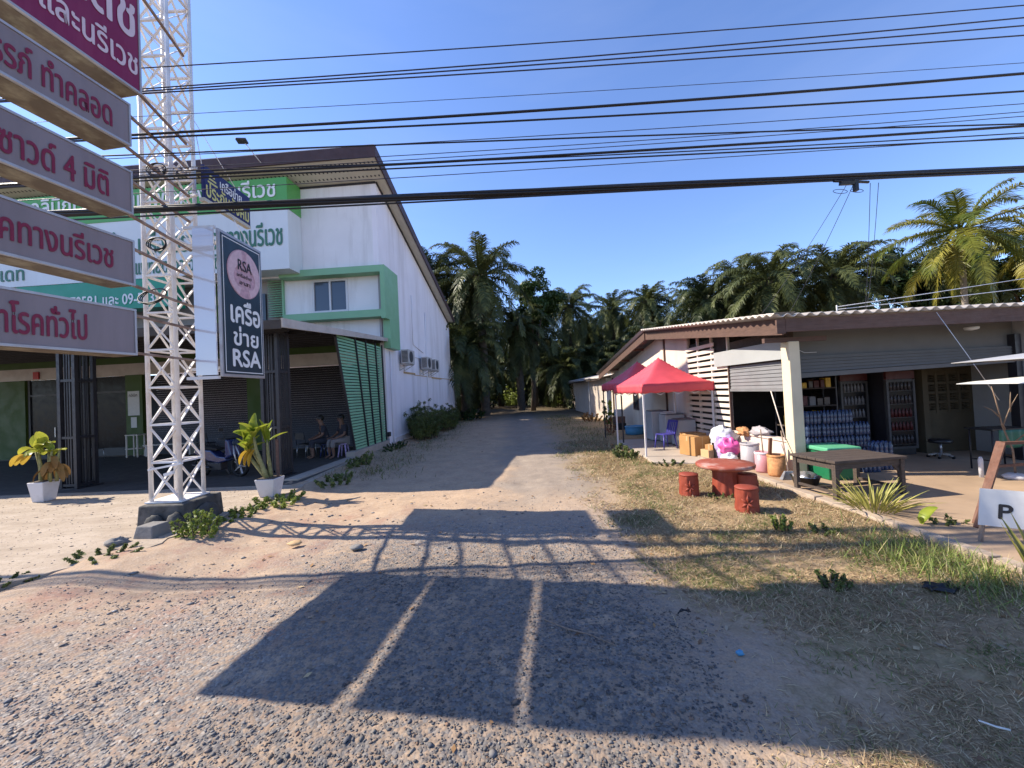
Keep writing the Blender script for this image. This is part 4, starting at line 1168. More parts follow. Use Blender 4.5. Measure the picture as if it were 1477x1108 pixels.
# shrink wrapped water packs
def water_pack(x, y, z, rz_, label):
    t = thing('water_pack', label, 'water pack', (x, y, z), rz_, 'shrink wrapped water packs')
    b = MB(); c = MB()
    for i in range(4):
        for j in range(3):
            px, py = (i - 1.5) * .085, (j - 1) * .085
            b.lathe([(.036, 0), (.040, .02), (.040, .10), (.036, .115), (.040, .13), (.040, .2), (.018, .25), (.016, .262)], (px, py, 0), 8)
            c.lathe([(.017, 0), (.017, .016)], (px, py, .262), 8)
    b.build('bottles', M['blue_water'], t, local=True); co = c.build('bottle_caps', M['blue_cap'], t, local=True); co['kind'] = 'stuff'
    return t
wp = water_pack(7.2, 8.9, FL, .1, 'blue water pack at the left end of the bottom row behind the cooler')
spots = []
for lay in range(4):
    for k in range(4 - (lay > 2)):
        spots.append((6.75 + k * .36 + rnd.uniform(-.01, .01), 8.95 + rnd.uniform(-.02, .02), FL + lay * .283, rnd.uniform(-.06, .06), lay, k))
rows = ['bottom', 'second', 'third', 'top']; cols_ = ['left end', 'second from left', 'third from left', 'right end']
first = True
for (x, y, z, r_, lay, k) in spots:
    lb = 'blue water pack in the %s layer of the big stack, %s' % (rows[lay], cols_[k])
    if first:
        wp.location = (x, y, z); wp.rotation_euler[2] = r_; wp['label'] = lb; first = False
    else: copy_tree(wp, (x, y, z), r_, lb)
for k, (x, y, z) in enumerate(((6.55, 7.85, FL), (6.92, 7.75, FL), (7.3, 7.9, FL), (7.3, 7.88, FL + .283))):
    copy_tree(wp, (x, y, z), rnd.uniform(-.1, .1), ['blue water pack on the floor just right of the green cooler', 'blue water pack on the floor, middle one behind the wooden table', 'lower blue water pack of the pair behind the right end of the table', 'upper blue water pack of the pair behind the right end of the table'][k])
# green cooler box
t = thing('cooler_box', 'green plastic cooler box with paler lid beside the corner pillar', 'cooler', (5.98, 7.45, FL))
m_ = MB(); m_.hexa([(5.72, 7.2, FL), (6.22, 7.2, FL), (6.22, 7.7, FL), (5.72, 7.7, FL)], [(5.69, 7.17, .62), (6.26, 7.17, .62), (6.26, 7.74, .62), (5.69, 7.74, .62)]); m_.build('body', M['green_plastic'], t, bevel=.02)
m_ = MB(); m_.box(5.66, 6.29, 7.14, 7.77, .623, .70); m_.build('lid', M['green_lid'], t, bevel=.02)
# wooden table
t = thing('wooden_table', 'dark weathered wooden table standing on the sunlit shop floor', 'table', (5.45, 6.5, FL), R(7))
m_ = MB()
for i in range(5): m_.box(-.64, .64, -.42 + i * .168, -.42 + i * .168 + .162, .56, .60)
m_.build('tabletop', M['wood_dark'], t, local=True, bevel=.004)
for (x, y) in ((-.58, -.36), (.58, -.36), (.58, .36), (-.58, .36)):
    m_ = MB(); m_.box(x - .033, x + .033, y - .033, y + .033, 0, .557); m_.build('leg', M['wood_dark'], t, local=True)
m_ = MB(); m_.box(-.546, .546, -.375, -.35, .46, .556); m_.box(-.546, .546, .35, .375, .46, .556); m_.box(-.595, -.57, -.326, .326, .46, .556); m_.box(.57, .595, -.326, .326, .46, .556)
m_.build('apron', M['wood_dark'], t, local=True)
m_ = MB()
for sx in (-1, 1):
    m_.prism([(sx * .546, -.36, .46), (sx * .546, -.36, .34), (sx * .43, -.36, .46)] if sx < 0 else [(.546, -.36, .34), (.546, -.36, .46), (.43, -.36, .46)], (0, .02, 0))
    m_.bar((sx * .58, -.33, .1), (sx * .58, .33, .1), .03, .04)
m_.bar((-.56, .0, .1), (.56, .0, .1), .03, .04)
m_.build('brace', M['wood_dark'], t, local=True)
# black pan with rubbish and brooms by the pillar
t = thing('black_basin', 'black plastic basin filled with crumpled foil beside the corner pillar', 'basin', (5.12, 6.98, FL))
m_ = MB(); m_.lathe([(.17, 0), (.22, .16), (.235, .165), (.21, .15), (.16, .02)], (5.12, 6.98, FL), 22); m_.build('basin', M['black_plastic'], t)
m_ = blob((5.12, 6.98, FL + .14), .18, .18, .09, 4, 18, .5); m_.build('crumpled_foil', M['steel'], t)
def stick(name, label, p, q, r, m, head=None, hm=None):
    t = thing(name, label, name.replace('_', ' '), tuple(q))
    m_ = MB(); m_.tube([p, q], r, 8); m_.build('handle', M[m], t)
    if head: head.build('head', M[hm], t)
    return t
hd = MB(); hd.hexa([(4.98, 7.38, FL), (5.26, 7.34, FL), (5.27, 7.44, FL), (4.99, 7.48, FL)], [(5.06, 7.40, FL + .16), (5.2, 7.39, FL + .16), (5.2, 7.43, FL + .16), (5.06, 7.44, FL + .16)])
stick('broom', 'thin broom leaning on the counter wall with its head by the basin', (5.38, 7.93, .95), (5.13, 7.42, FL + .15), .012, 'wood_grey', hd, 'steel')
t = thing('thin_stick', 'pale thin stick leaning across the dark hatch beside the pillar', 'stick', (5.5, 7.95, .75)); m_ = MB(); m_.tube([(5.50, 7.98, .75), (5.52, 8.38, 1.75)], .011, 6); m_.build('shaft', M['slat_white'], t)
# round basket, buckets, drum along the counter wall
def drum(name, label, cat, c, r, h, m, rim=None, handle=False):
    t = thing(name, label, cat, c)
    b = MB(); b.lathe([(r * .9, 0), (r, h * .1), (r * 1.0, h), (r * .93, h), (r * .9, h * .85)], c, 22); b.build('body', M[m], t)
    b = MB(); b.lathe([(r * 1.0, 0), (r * 1.06, .01), (r * 1.06, .035), (r, .045)], (c[0], c[1], c[2] + h - .05), 22, cap=False); b.build('rim', M[rim or m], t)
    return t
t = drum('wicker_basket', 'orange brown woven basket standing on the cement ledge', 'basket', (5.13, 7.75, FL), .155, .42, 'basket')
m_ = MB(); m_.obox((5.10, 7.87, .62), .07, .03, .42, .3, .1); m_.build('wooden_paddle', M['wood_red'], t)
t = drum('clear_bucket', 'pink and clear plastic bucket between basket and grey drum', 'bucket', (5.10, 8.12, FL), .145, .42, 'clear_pink', 'bag_white')
m_ = MB(); m_.tube([(5.10, 8.1, .5), (5.2, 8.3, .95)], .012, 6); m_.build('stirring_rod', M['wood_grey'], t)
drum('grey_drum', 'tall grey plastic drum behind the round red table', 'drum', (5.08, 8.52, .05), .18, .60, 'grey_drum')
# sacks and bags heaped by the counter wall
def sack(label, c, rx, ry, rz_, seed, m, tie=None):
    t = thing('plastic_sack', label, 'sack', (c[0], c[1], c[2]))
    blob((c[0], c[1], c[2] + rz_ * .8), rx, ry, rz_, seed, 26, .55).build('bag', M[m], t)
    if tie:
        k = MB(); k.lathe([(.03, 0), (.02, .06), (.07, .14), (.05, .17)], (c[0] + .02, c[1], c[2] + rz_ * 1.7), 10, wob=.3); k.build('knot', M[tie], t)
    return t
sack('large white printed sack leaning on the slatted wall', (5.28, 9.95, .26), .30, .26, .32, 31, 'bag_white')
sack('purple and white sack in the middle of the heap', (5.08, 9.5, .1), .24, .2, .32, 8, 'bag_purple')
sack('bright pink plastic bag on top of the heap behind the red table', (4.98, 9.15, .30), .20, .18, .20, 13, 'bag_pink')
sack('white bag with a pale pink tint at the foot of the heap', (4.86, 8.95, .1), .17, .15, .15, 17, 'bag_white')
sack('orange bag lying on the low counter wall', (5.5, 9.45, .70), .12, .16, .10, 19, 'basket')
sack('grey cloth bundle lying on the counter top in the hatch', (5.64, 9.0, .72), .12, .32, .12, 23, 'grey_drum')
def carton(name, label, c, sx, sy, sz, rz_, m, open_=False):
    t = thing(name, label, 'box', c, rz_)
    b = MB(); b.box(-sx / 2, sx / 2, -sy / 2, sy / 2, 0, sz); b.build('box', M[m], t, local=True, bevel=.006)
    f = MB(); f.box(-sx / 2 - .001, sx / 2 + .001, -.02, .02, sz - .12, sz + .002); f.box(-sx * .02, sx * .02, -sy / 2 - .002, sy / 2 + .002, sz * .3, sz + .0025); f.build('tape', M['card_pale'], t, local=True)
    return t
carton('cardboard_box', 'large brown cardboard box on the cement pad under the gazebo', (4.85, 10.62, .08), .52, .55, .50, .35, 'card')
carton('cardboard_box', 'second brown cardboard box just behind the large one', (5.1, 11.25, .08), .5, .5, .50, .1, 'card')
carton('cardboard_box', 'flat pale cardboard box in front of the large brown one', (4.95, 9.98, .08), .34, .3, .22, .2, 'card_pale')
carton('cardboard_box', 'small brown cardboard box stacked on a flat pale one', (5.0, 9.98, .303), .26, .22, .12, .5, 'card')
carton('blue_crate', 'dark blue plastic crate beside the white printed sack', (5.12, 9.75, .08), .3, .36, .4, .05, 'shutter_dark')
# old washing machines and freezer against the wall
def machine(label, c, sx, sy, sz, m, rz_=0):
    t = thing('old_appliance', label, 'appliance', c, rz_, 'old appliances under the gazebo')
    b = MB(); b.box(-sx / 2, sx / 2, -sy / 2, sy / 2, .03, sz); b.build('cabinet', M[m], t, local=True, bevel=.02)
    b = MB(); b.box(-sx / 2 + .02, sx / 2 - .02, -sy / 2 + .02, sy / 2 - .02, sz + .002, sz + .035); b.build('lid', M['appliance_dk'], t, local=True, bevel=.01)
    b = MB(); b.box(-sx / 2 + .05, sx / 2 - .1, -sy / 2 - .008, -sy / 2 - .001, sz * .35, sz * .72); b.box(-sx / 2 + .03, sx / 2 - .03, -sy / 2 - .008, -sy / 2 - .001, sz * .86, sz * .96); b.build('front_panel', M['appliance'], t, local=True)
    b = MB()
    for a in (-1, 1):
        for q in (-1, 1): b.lathe([(.03, 0), (.03, .03)], (a * (sx / 2 - .06), q * (sy / 2 - .06), 0), 8)
    b.build('feet', M['black_plastic'], t, local=True)
    return t
machine('tall grey appliance nearest the lane, against the lit wall', (4.98, 13.7, .08), .55, .6, 1.0, 'appliance')
machine('wide pale grey appliance in the middle, with papers on its lid', (5.2, 12.95, .08), .62, .6, .92, 'appliance')
machine('low grey appliance beside the slatted wall, behind the cardboard boxes', (5.25, 12.2, .08), .55, .55, .80, 'appliance')
m_ = MB(); m_.obox((5.1, 12.95, 1.05), .4, .3, .03, .3); m_.obox((5.15, 13.05, 1.085), .3, .2, .02, -.2)
tag(m_.build('paper_stack', M['paper']), 'flat white papers lying on the middle old appliance', 'papers')
# plastic chair
def plastic_chair(c, rz_, label, m='blue_plastic'):
    t = thing('plastic_chair', label, 'chair', c, rz_)
    b = MB(); b.grid(lambda u, v: (-.2 + .4 * u, -.2 + .4 * v, .42 - .02 * math.sin(u * 3.14) * math.sin(v * 3.14)), 6, 6); b.build('seat', M[m], t, local=True, solid=.02)
    b = MB()
    for i in range(5): b.bar((-.16 + i * .08, .19, .43), (-.17 + i * .085, .30, .80), .045, .014)
    b.bar((-.2, .30, .80), (.2, .30, .80), .03, .06); b.bar((-.19, .19, .42), (-.20, .30, .82), .035); b.bar((.19, .19, .42), (.20, .30, .82), .035)
    b.build('backrest', M[m], t, local=True)
    for x in (-1, 1):
        for y in (-1, 1):
            b = MB(); b.tube([(x * .18, y * .18, .41), (x * .22, y * .23, 0)], [.026, .018], 6); b.build('leg', M[m], t, local=True)
    return t
plastic_chair((4.55, 11.85, .08), R(-75), 'blue plastic chair on the cement pad under the red gazebo')
# blue tub and clutter farther along the wall
t = drum('blue_tub', 'light blue plastic tub on the grass beyond the gazebo poles', 'tub', (5.0, 16.3, 0), .38, .34, 'blue_cloth')
m_ = MB(); m_.box(-.25, .25, -.2, .2, .35, .75); 
t = thing('dark_crate', 'dark crate of bottles stacked on a smaller one beside the lane wall', 'crate', (4.9, 18.2, 0))
m_ = MB(); m_.box(4.65, 5.15, 18.0, 18.4, .0, .32); m_.build('lower_crate', M['black_plastic'], t, bevel=.02)
m_ = MB(); m_.box(4.62, 5.12, 18.0, 18.38, .325, .62); m_.build('upper_crate', M['wood_trim'], t, bevel=.02)
m_ = MB(); m_.box(4.7, 5.05, 18.02, 18.3, .623, .95); m_.build('wire_cage', M['appliance'], t, bevel=.02)

# ------------------------------------------------------------------ gazebos
def gazebo(c, w, d, hleg, label, legm, rz_=0):
    t = thing('pop_up_gazebo', label, 'gazebo', c, rz_)
    N = 14
    def top(u, v):
        x, y = (u - .5) * w, (v - .5) * d
        k = max(abs(u - .5), abs(v - .5)) * 2
        sag = -.10 * math.sin(k * math.pi) * (1 + .3 * math.sin(6 * u + 4 * v))
        return (x, y, hleg + .80 * (1 - k) ** 1.0 + sag + .008 * noise.noise(Vector((x * 3, y * 3, 0))))
    b = MB(); b.grid(top, N * 2, N * 2); b.build('roof_fabric', M['tent_red'], t, local=True, solid=.006)
    b = MB()
    hx, hy = w / 2 + .01, d / 2 + .01
    ring = [(-hx, -hy), (hx, -hy), (hx, hy), (-hx, hy)]
    for i in range(4):
        p, q = ring[i], ring[(i + 1) % 4]
        def val(u, v, p=p, q=q, i=i):
            x, y = p[0] + (q[0] - p[0]) * u, p[1] + (q[1] - p[1]) * u
            o_ = .012 * math.sin(u * 22 + i) * (1 - v) 
            return (x + (o_ if i % 2 else 0), y + (0 if i % 2 else o_), hleg - .03 + .035 * v * 1 - (1 - v) * .21 * (1 + .05 * math.sin(u * 40)))
        b.grid(val, 40, 3)
    b.build('valance', M['tent_red'], t, local=True, solid=.005)
    for (x, y) in ((-1, -1), (1, -1), (1, 1), (-1, 1)):
        b = MB(); px, py = x * (w / 2 - .03), y * (d / 2 - .03)
        b.box(px - .02, px + .02, py - .02, py + .02, 0, hleg - .02)
        lo = b.build('leg', legm, t, local=True)
        b = MB(); b.box(px - .05, px + .05, py - .05, py + .05, 0, .012); b.build('foot_plate', legm, lo, local=True)
    b = MB()
    for (p, q) in ((0, 1), (1, 2), (2, 3), (3, 0)):
        P, Q = ring[p], ring[q]
        n = 4
        for k in range(n):
            a = (P[0] + (Q[0] - P[0]) * k / n, P[1] + (Q[1] - P[1]) * k / n); e = (P[0] + (Q[0] - P[0]) * (k + 1) / n, P[1] + (Q[1] - P[1]) * (k + 1) / n)
            z1, z2 = hleg - .06, hleg - .30
            if k % 2: z1, z2 = z2, z1
            b.bar((a[0] * .96, a[1] * .96, z1), (e[0] * .96, e[1] * .96, z2), .02, .012); b.bar((a[0] * .955, a[1] * .955, z2), (e[0] * .955, e[1] * .955, z1), .02, .012)
    b.tube([(0, 0, hleg - .2), (0, 0, hleg + .76)], .02, 6)
    b.build('folding_frame', legm, t, local=True)
    return t
gazebo((4.42, 11.75, 0), 2.05, 2.1, 2.02, 'bright red pop-up gazebo with white poles nearest the road', M['tent_leg'], R(6))
gazebo((4.68, 14.55, 0), 2.1, 2.2, 2.1, 'darker red gazebo with dark poles standing behind the bright one', M['dark_pole'], R(3))

# ------------------------------------------------------------------ round concrete table and stump stools
def stump(c, r, h, label, rz_=0.0, g='stump stools round the red table'):
    t = thing('stump_stool', label, 'stool', c, rz_, g)
    b = MB()
    def side(u, v):
        a = 2 * math.pi * u
        rr = r * (1 + .03 * math.sin(9 * a) + .02 * math.sin(17 * a + 2) + .05 * (1 - v) ** 3 + .05 * noise.noise(Vector((math.cos(a) * 3, math.sin(a) * 3, v * 4))))
        return (rr * math.cos(a), rr * math.sin(a), h * .93 * v)
    b.grid(side, 48, 10); b.build('trunk_body', M['terracotta'], t, local=True)
    b = MB(); b.lathe([(r * .9, 0), (r * 1.02, .006), (r * 1.04, .02), (r * 1.0, .032), (r * .3, .036), (.001, .036)], (0, 0, h * .92), 32, cap=False); b.build('seat', M['terracotta'], t, local=True)
    b = MB()
    for k in range(6):                                                # raised five-leaf relief on the front
        a = -math.pi / 2 + (k - 2.5) * .5
        cx, cz2 = .0, h * .42
        L_ = r * .8
        dx, dz = math.cos(R(60 * k + 30)) * L_, math.sin(R(60 * k + 30)) * L_
        th0, th1 = -math.pi / 2 + cx, -math.pi / 2 + dx / r * .8
        P = Vector((math.cos(th0) * r * 1.0, math.sin(th0) * r * 1.0, cz2)); Q = Vector((math.cos(th1) * r * 1.05, math.sin(th1) * r * 1.05, cz2 + dz))
        mid = (P + Q) / 2; mid = Vector((mid.x, mid.y, 0)).normalized() * r * 1.03 + Vector((0, 0, mid.z))
        b.tube([P, mid, Q], [.008, .024, .004], 6)
    b.build('leaf_relief', M['terracotta'], t, local=True)
    return t
s0 = stump((3.05, 6.98, .03), .155, .37, 'red stump stool on the left, standing apart on the dry grass', -.3)
copy_tree(s0, (3.46, 5.95, .03), -.45, 'red stump stool nearest the road, in front of the table')
copy_tree(s0, (3.92, 6.72, .04), 1.2, 'red stump stool shaded at the right side behind the table')
t = thing('round_table', 'round red concrete table with worn pale patches on its top', 'table', (3.66, 6.9, .03))
b = MB()
def side(u, v):
    a = 2 * math.pi * u
    rr = .20 * (1 + .05 * math.sin(11 * a) + .12 * (1 - v) ** 2 + .05 * noise.noise(Vector((math.cos(a) * 3, math.sin(a) * 3, v * 4))))
    return (rr * math.cos(a), rr * math.sin(a), .48 * v)
b.grid(side, 48, 10); b.build('pedestal', M['terracotta'], t, local=True)
b = MB(); b.lathe([(.15, 0), (.43, .0), (.465, .02), (.47, .055), (.45, .075), (.2, .078), (.001, .078)], (0, 0, .475), 44, cap=False); b.build('tabletop', M['worn_top'], t, local=True)
# ------------------------------------------------------------------ floor clutter deeper in the shop
t = thing('castor_stool', 'low black stool on chrome castors by the tan wall', 'stool', (9.35, 8.65, FL))
b = MB(); b.lathe([(.17, 0), (.19, .02), (.19, .06), (.16, .085)], (9.35, 8.65, FL + .33), 20); b.build('seat', M['black_plastic'], t)
b = MB(); b.tube([(9.35, 8.65, FL + .1), (9.35, 8.65, FL + .34)], .025, 8); b.build('post', M['steel'], t)
for k in range(5):
    a = 2 * math.pi * k / 5; b = MB(); b.bar((9.35, 8.65, FL + .1), (9.35 + .2 * math.cos(a), 8.65 + .2 * math.sin(a), FL + .06), .03); b.build('spoke', M['steel'], t)
    b = MB(); b.lathe([(.028, -.015), (.028, .015)], (9.35 + .2 * math.cos(a), 8.65 + .2 * math.sin(a), FL + .028), 10, axis='X'); b.build('castor', M['rubber'], t)
t = thing('folding_table', 'narrow black folding table with dark green cloth hanging from it', 'table', (9.05, 7.45, FL))
b = MB(); b.box(8.75, 9.5, 7.2, 7.65, .86, .89); b.build('tabletop', M['black_plastic'], t)
for x in (8.79, 9.44):
    for y in (7.24, 7.6):
        b = MB(); b.tube([(x, y, FL), (x, y, .86)], .014, 6); b.build('leg', M['dark_steel'], t)
b = MB(); b.bar((8.79, 7.24, .3), (8.79, 7.6, .3), .02); b.bar((9.44, 7.24, .3), (9.44, 7.6, .3), .02); b.build('stretcher', M['dark_steel'], t)
b = MB(); b.grid(lambda u, v: (8.85 + .5 * u, 7.19 - .015 * math.sin(u * 20), .87 - v * (.34 - .1 * abs(u - .5))), 20, 6); b.build('cloth', M['dk_green_letter'], t, solid=.008)
t = thing('dry_branch_plant', 'bare pale branching stick in a white base beside the folding table', 'plant', (8.55, 6.75, FL))
b = MB(); b.lathe([(.14, 0), (.16, .05), (.10, .09), (.03, .1)], (8.55, 6.75, FL), 14); b.build('base', M['bag_white'], t)
b = MB(); b.tube([(8.55, 6.75, FL + .05), (8.53, 6.75, .6), (8.42, 6.78, 1.0), (8.35, 6.8, 1.5), (8.3, 6.8, 1.7)], [.016, .015, .013, .01, .006], 6)
for p_, q_ in (((8.42, 6.78, 1.0), (8.62, 6.7, 1.55)), ((8.40, 6.78, 1.15), (8.2, 6.85, 1.35)), ((8.53, 6.75, .7), (8.85, 6.65, .95)), ((8.52, 6.74, 1.25), (8.5, 6.7, 1.6)), ((8.45, 6.77, .95), (8.3, 6.7, 1.05))): b.tube([p_, ((p_[0] + q_[0]) / 2, (p_[1] + q_[1]) / 2, (p_[2] + q_[2]) / 2 + .04), q_], [.011, .009, .004], 5)
b.build('stem', M['wood_grey'], t)
b = MB(); b.lathe([(.03, 0), (.035, .3), (.02, .36)], (8.2, 6.95, FL), 10); tag(b.build('white_bottle', M['bag_white']), 'white bottle standing on the floor by the bare branch', 'bottle')
b = MB(); b.lathe([(.05, 0), (.06, .2), (.04, .3)], (8.75, 6.6, FL), 10); tag(b.build('white_canister', M['bag_white']), 'small white canister right of the bare branch', 'canister')
t = thing('parked_motorcycle', 'dark motorcycle mostly outside the picture at the right edge of the shop', 'motorcycle', (8.9, 6.2, FL))
b = MB(); b.lathe([(.28, -.04), (.30, 0), (.28, .04), (.2, .04), (.2, -.04)], (8.35, 6.15, FL + .3), 24, axis='Y', cap=False); b.build('wheel', M['rubber'], t)
b = MB(); b.tube([(8.35, 6.22, FL + .3), (8.62, 6.22, FL + .95)], .03, 8); b.tube([(8.62, 6.0, FL + 1.0), (8.62, 6.42, FL + 1.02)], .015, 6); b.build('fork', M['steel'], t)
blob((8.95, 6.2, FL + .75), .42, .14, .18, 6, 16, .2).build('body', M['black_plastic'], t)
# P sign on wooden legs
t = thing('parking_sign', 'white printed parking sign with a letter P leaning on wooden legs', 'sign', (5.35, 4.62, FL))
p0 = Vector((5.05, 4.36, .14)); rt = Vector((1, -.55, -.04)).normalized(); upv = Vector((.18, .05, 1)).normalized(); nr = rt.cross(upv)
W_, H_ = 1.0, .40
o0 = p0 + upv * .15
c4 = [o0, o0 + rt * W_, o0 + rt * W_ + upv * H_, o0 + upv * H_]
b = MB(); b.prism([v - nr * .004 for v in c4], nr * .006); bo = b.build('board', M['paper'], t)
letters('ที่จอดรถ', M['red_paint'] if False else M['appliance'], bo, o0 + rt * .34 + upv * .22 + nr * .003, rt, upv, .52, .13, .01, .002)
letters('P', M['ink'], bo, o0 + rt * .15 + upv * .09 + nr * .003, rt, upv, .10, .15, .03, .002)
letters('จอดรถ', M['moto_blue'], bo, o0 + rt * .40 + upv * .13 + nr * .003, rt, upv, .22, .065, .01, .002)
letters('สำหรับลูกค้า', M['ink'], bo, o0 + rt * .38 + upv * .04 + nr * .003, rt, upv, .3, .065, .01, .002)
for k, (a, q) in enumerate(((.06, 0.0), (.92, 0.0))):
    f_ = o0 + rt * a - nr * .03
    b = MB(); b.bar(f_ - upv * .34 - rt * .03, f_ + upv * (.02 + .36), .035, .025); b.build('leg', M['wood_grey'], t)
t = thing('wooden_ladder', 'reddish wooden trestle leaning behind the white parking sign', 'ladder', (5.75, 4.85, FL))
for (a, q) in (((5.50, 4.75, FL), (6.20, 5.0, 1.05)), ((5.64, 4.88, FL), (6.28, 5.1, 1.05))):
    b = MB(); b.bar(a, q, .05, .035); b.build('leg', M['wood_red'], t)
b = MB(); b.bar((6.0, 4.93, .78), (6.8, 4.9, .8), .035, .03); b.bar((6.2, 5.0, 1.05), (7.1, 4.95, 1.05), .05, .035); b.build('rung', M['wood_red'], t)
b = MB(); b.bar((5.05, 3.95, .12), (6.1, 4.45, .14), .06, .05); b.bar((5.0, 3.75, .12), (6.2, 4.05, .14), .06, .05); tag(b.build('timber_offcut', M['wood_grey']), 'two grey timber poles lying on the ground behind the parking sign', 'timber')
t = thing('guy_wire', 'thin pale wire slanting down from the shop eave in front of the shutter', 'wire', (8.2, 7.2, 3.05)); m_ = MB(); m_.tube([(7.93, 7.25, 3.1), (8.2, 7.05, 2.3), (8.42, 6.8, 1.45)], .006, 5); m_.build('strand', M['alu'], t)
# edges of parasols reaching in at the right
def parasol(c, r, label, m='paper'):
    t = thing('parasol', label, 'parasol', (c[0], c[1], FL))
    b = MB(); n = 8
    vs = [(c[0], c[1], c[2] + .16)]
    for i in range(n):
        a = 2 * math.pi * i / n + .2; vs.append((c[0] + r * math.cos(a), c[1] + r * math.sin(a), c[2]))
    b.add(vs, [(0, 1 + i, 1 + (i + 1) % n) for i in range(n)]); b.build('canopy', M[m], t, solid=.008)
    for i in range(n):
        a = 2 * math.pi * i / n + .2
        b = MB(); b.bar((c[0], c[1], c[2] + .14), (c[0] + r * .97 * math.cos(a), c[1] + r * .97 * math.sin(a), c[2] - .02), .012); b.build('rib', M['dark_steel'], t)
    b = MB(); b.tube([(c[0], c[1], FL), (c[0], c[1], c[2] + .25)], .02, 8); b.build('pole', M['alu'], t)
    return t
parasol((7.92, 5.0, 1.80), 1.55, 'white parasol whose edge reaches in from the right, the lower one')
parasol((8.15, 5.45, 2.12), 1.4, 'grey parasol edge at the right margin, above the white one', 'appliance')
# open corrugated sheds farther along the lane
def shed(y0, y1, x0, h, label, name='lane_shed'):
    t = thing(name, label, 'shed', (x0 + 1, (y0 + y1) / 2, 0))
    b = MB()
    n = int((y1 - y0) / .12)
    for i in range(n):
        y = y0 + i * .12
        b.prism([(x0 + (.02 if i % 2 else 0), y, 0), (x0 + (.02 if i % 2 else 0), y + .12, 0), (x0 + (.02 if i % 2 else 0), y + .12, h), (x0 + (.02 if i % 2 else 0), y, h)], (.05, 0, 0))
    b.build('side_wall', M['slat_white'], t)
    b = MB(); b.box(x0, x0 + 5, y0 - .06, y0 - .003, 0, h); b.box(x0, x0 + 5, y1 + .003, y1 + .06, 0, h); b.build('end_wall', M['white_wall'], t)
    b = MB(); k = 60
    vs = []
    for i in range(k + 1):
        y = y0 - .4 + (y1 - y0 + .8) * i / k; c_ = .03 * math.cos(i * 1.6)
        vs += [(x0 - .5, y, h + .0 + c_ + (y - y0) * .02), (x0 + 5, y, h + .9 + c_ + (y - y0) * .02)]
    b.add(vs, [(2 * i, 2 * i + 1, 2 * i + 3, 2 * i + 2) for i in range(k)], 0, True); b.build('roof', M['fibre_roof'], t, solid=.02)
    b = MB(); b.box(x0 - .42, x0 - .36, y0 - .35, y1 + .35, h - .10, h - .01); b.build('eave_beam', M['wood_dark'], t)
    return t
shed(23.2, 28.4, 5.55, 2.55, 'white sheet metal shed with corrugated roof just beyond the shop gable')
shed(29.6, 36.0, 5.75, 2.55, 'shaded white lean-to shed behind the first white shed')
shed(39.5, 45.0, 6.3, 2.6, 'small dark far shed at the end of the row beside the plantation')
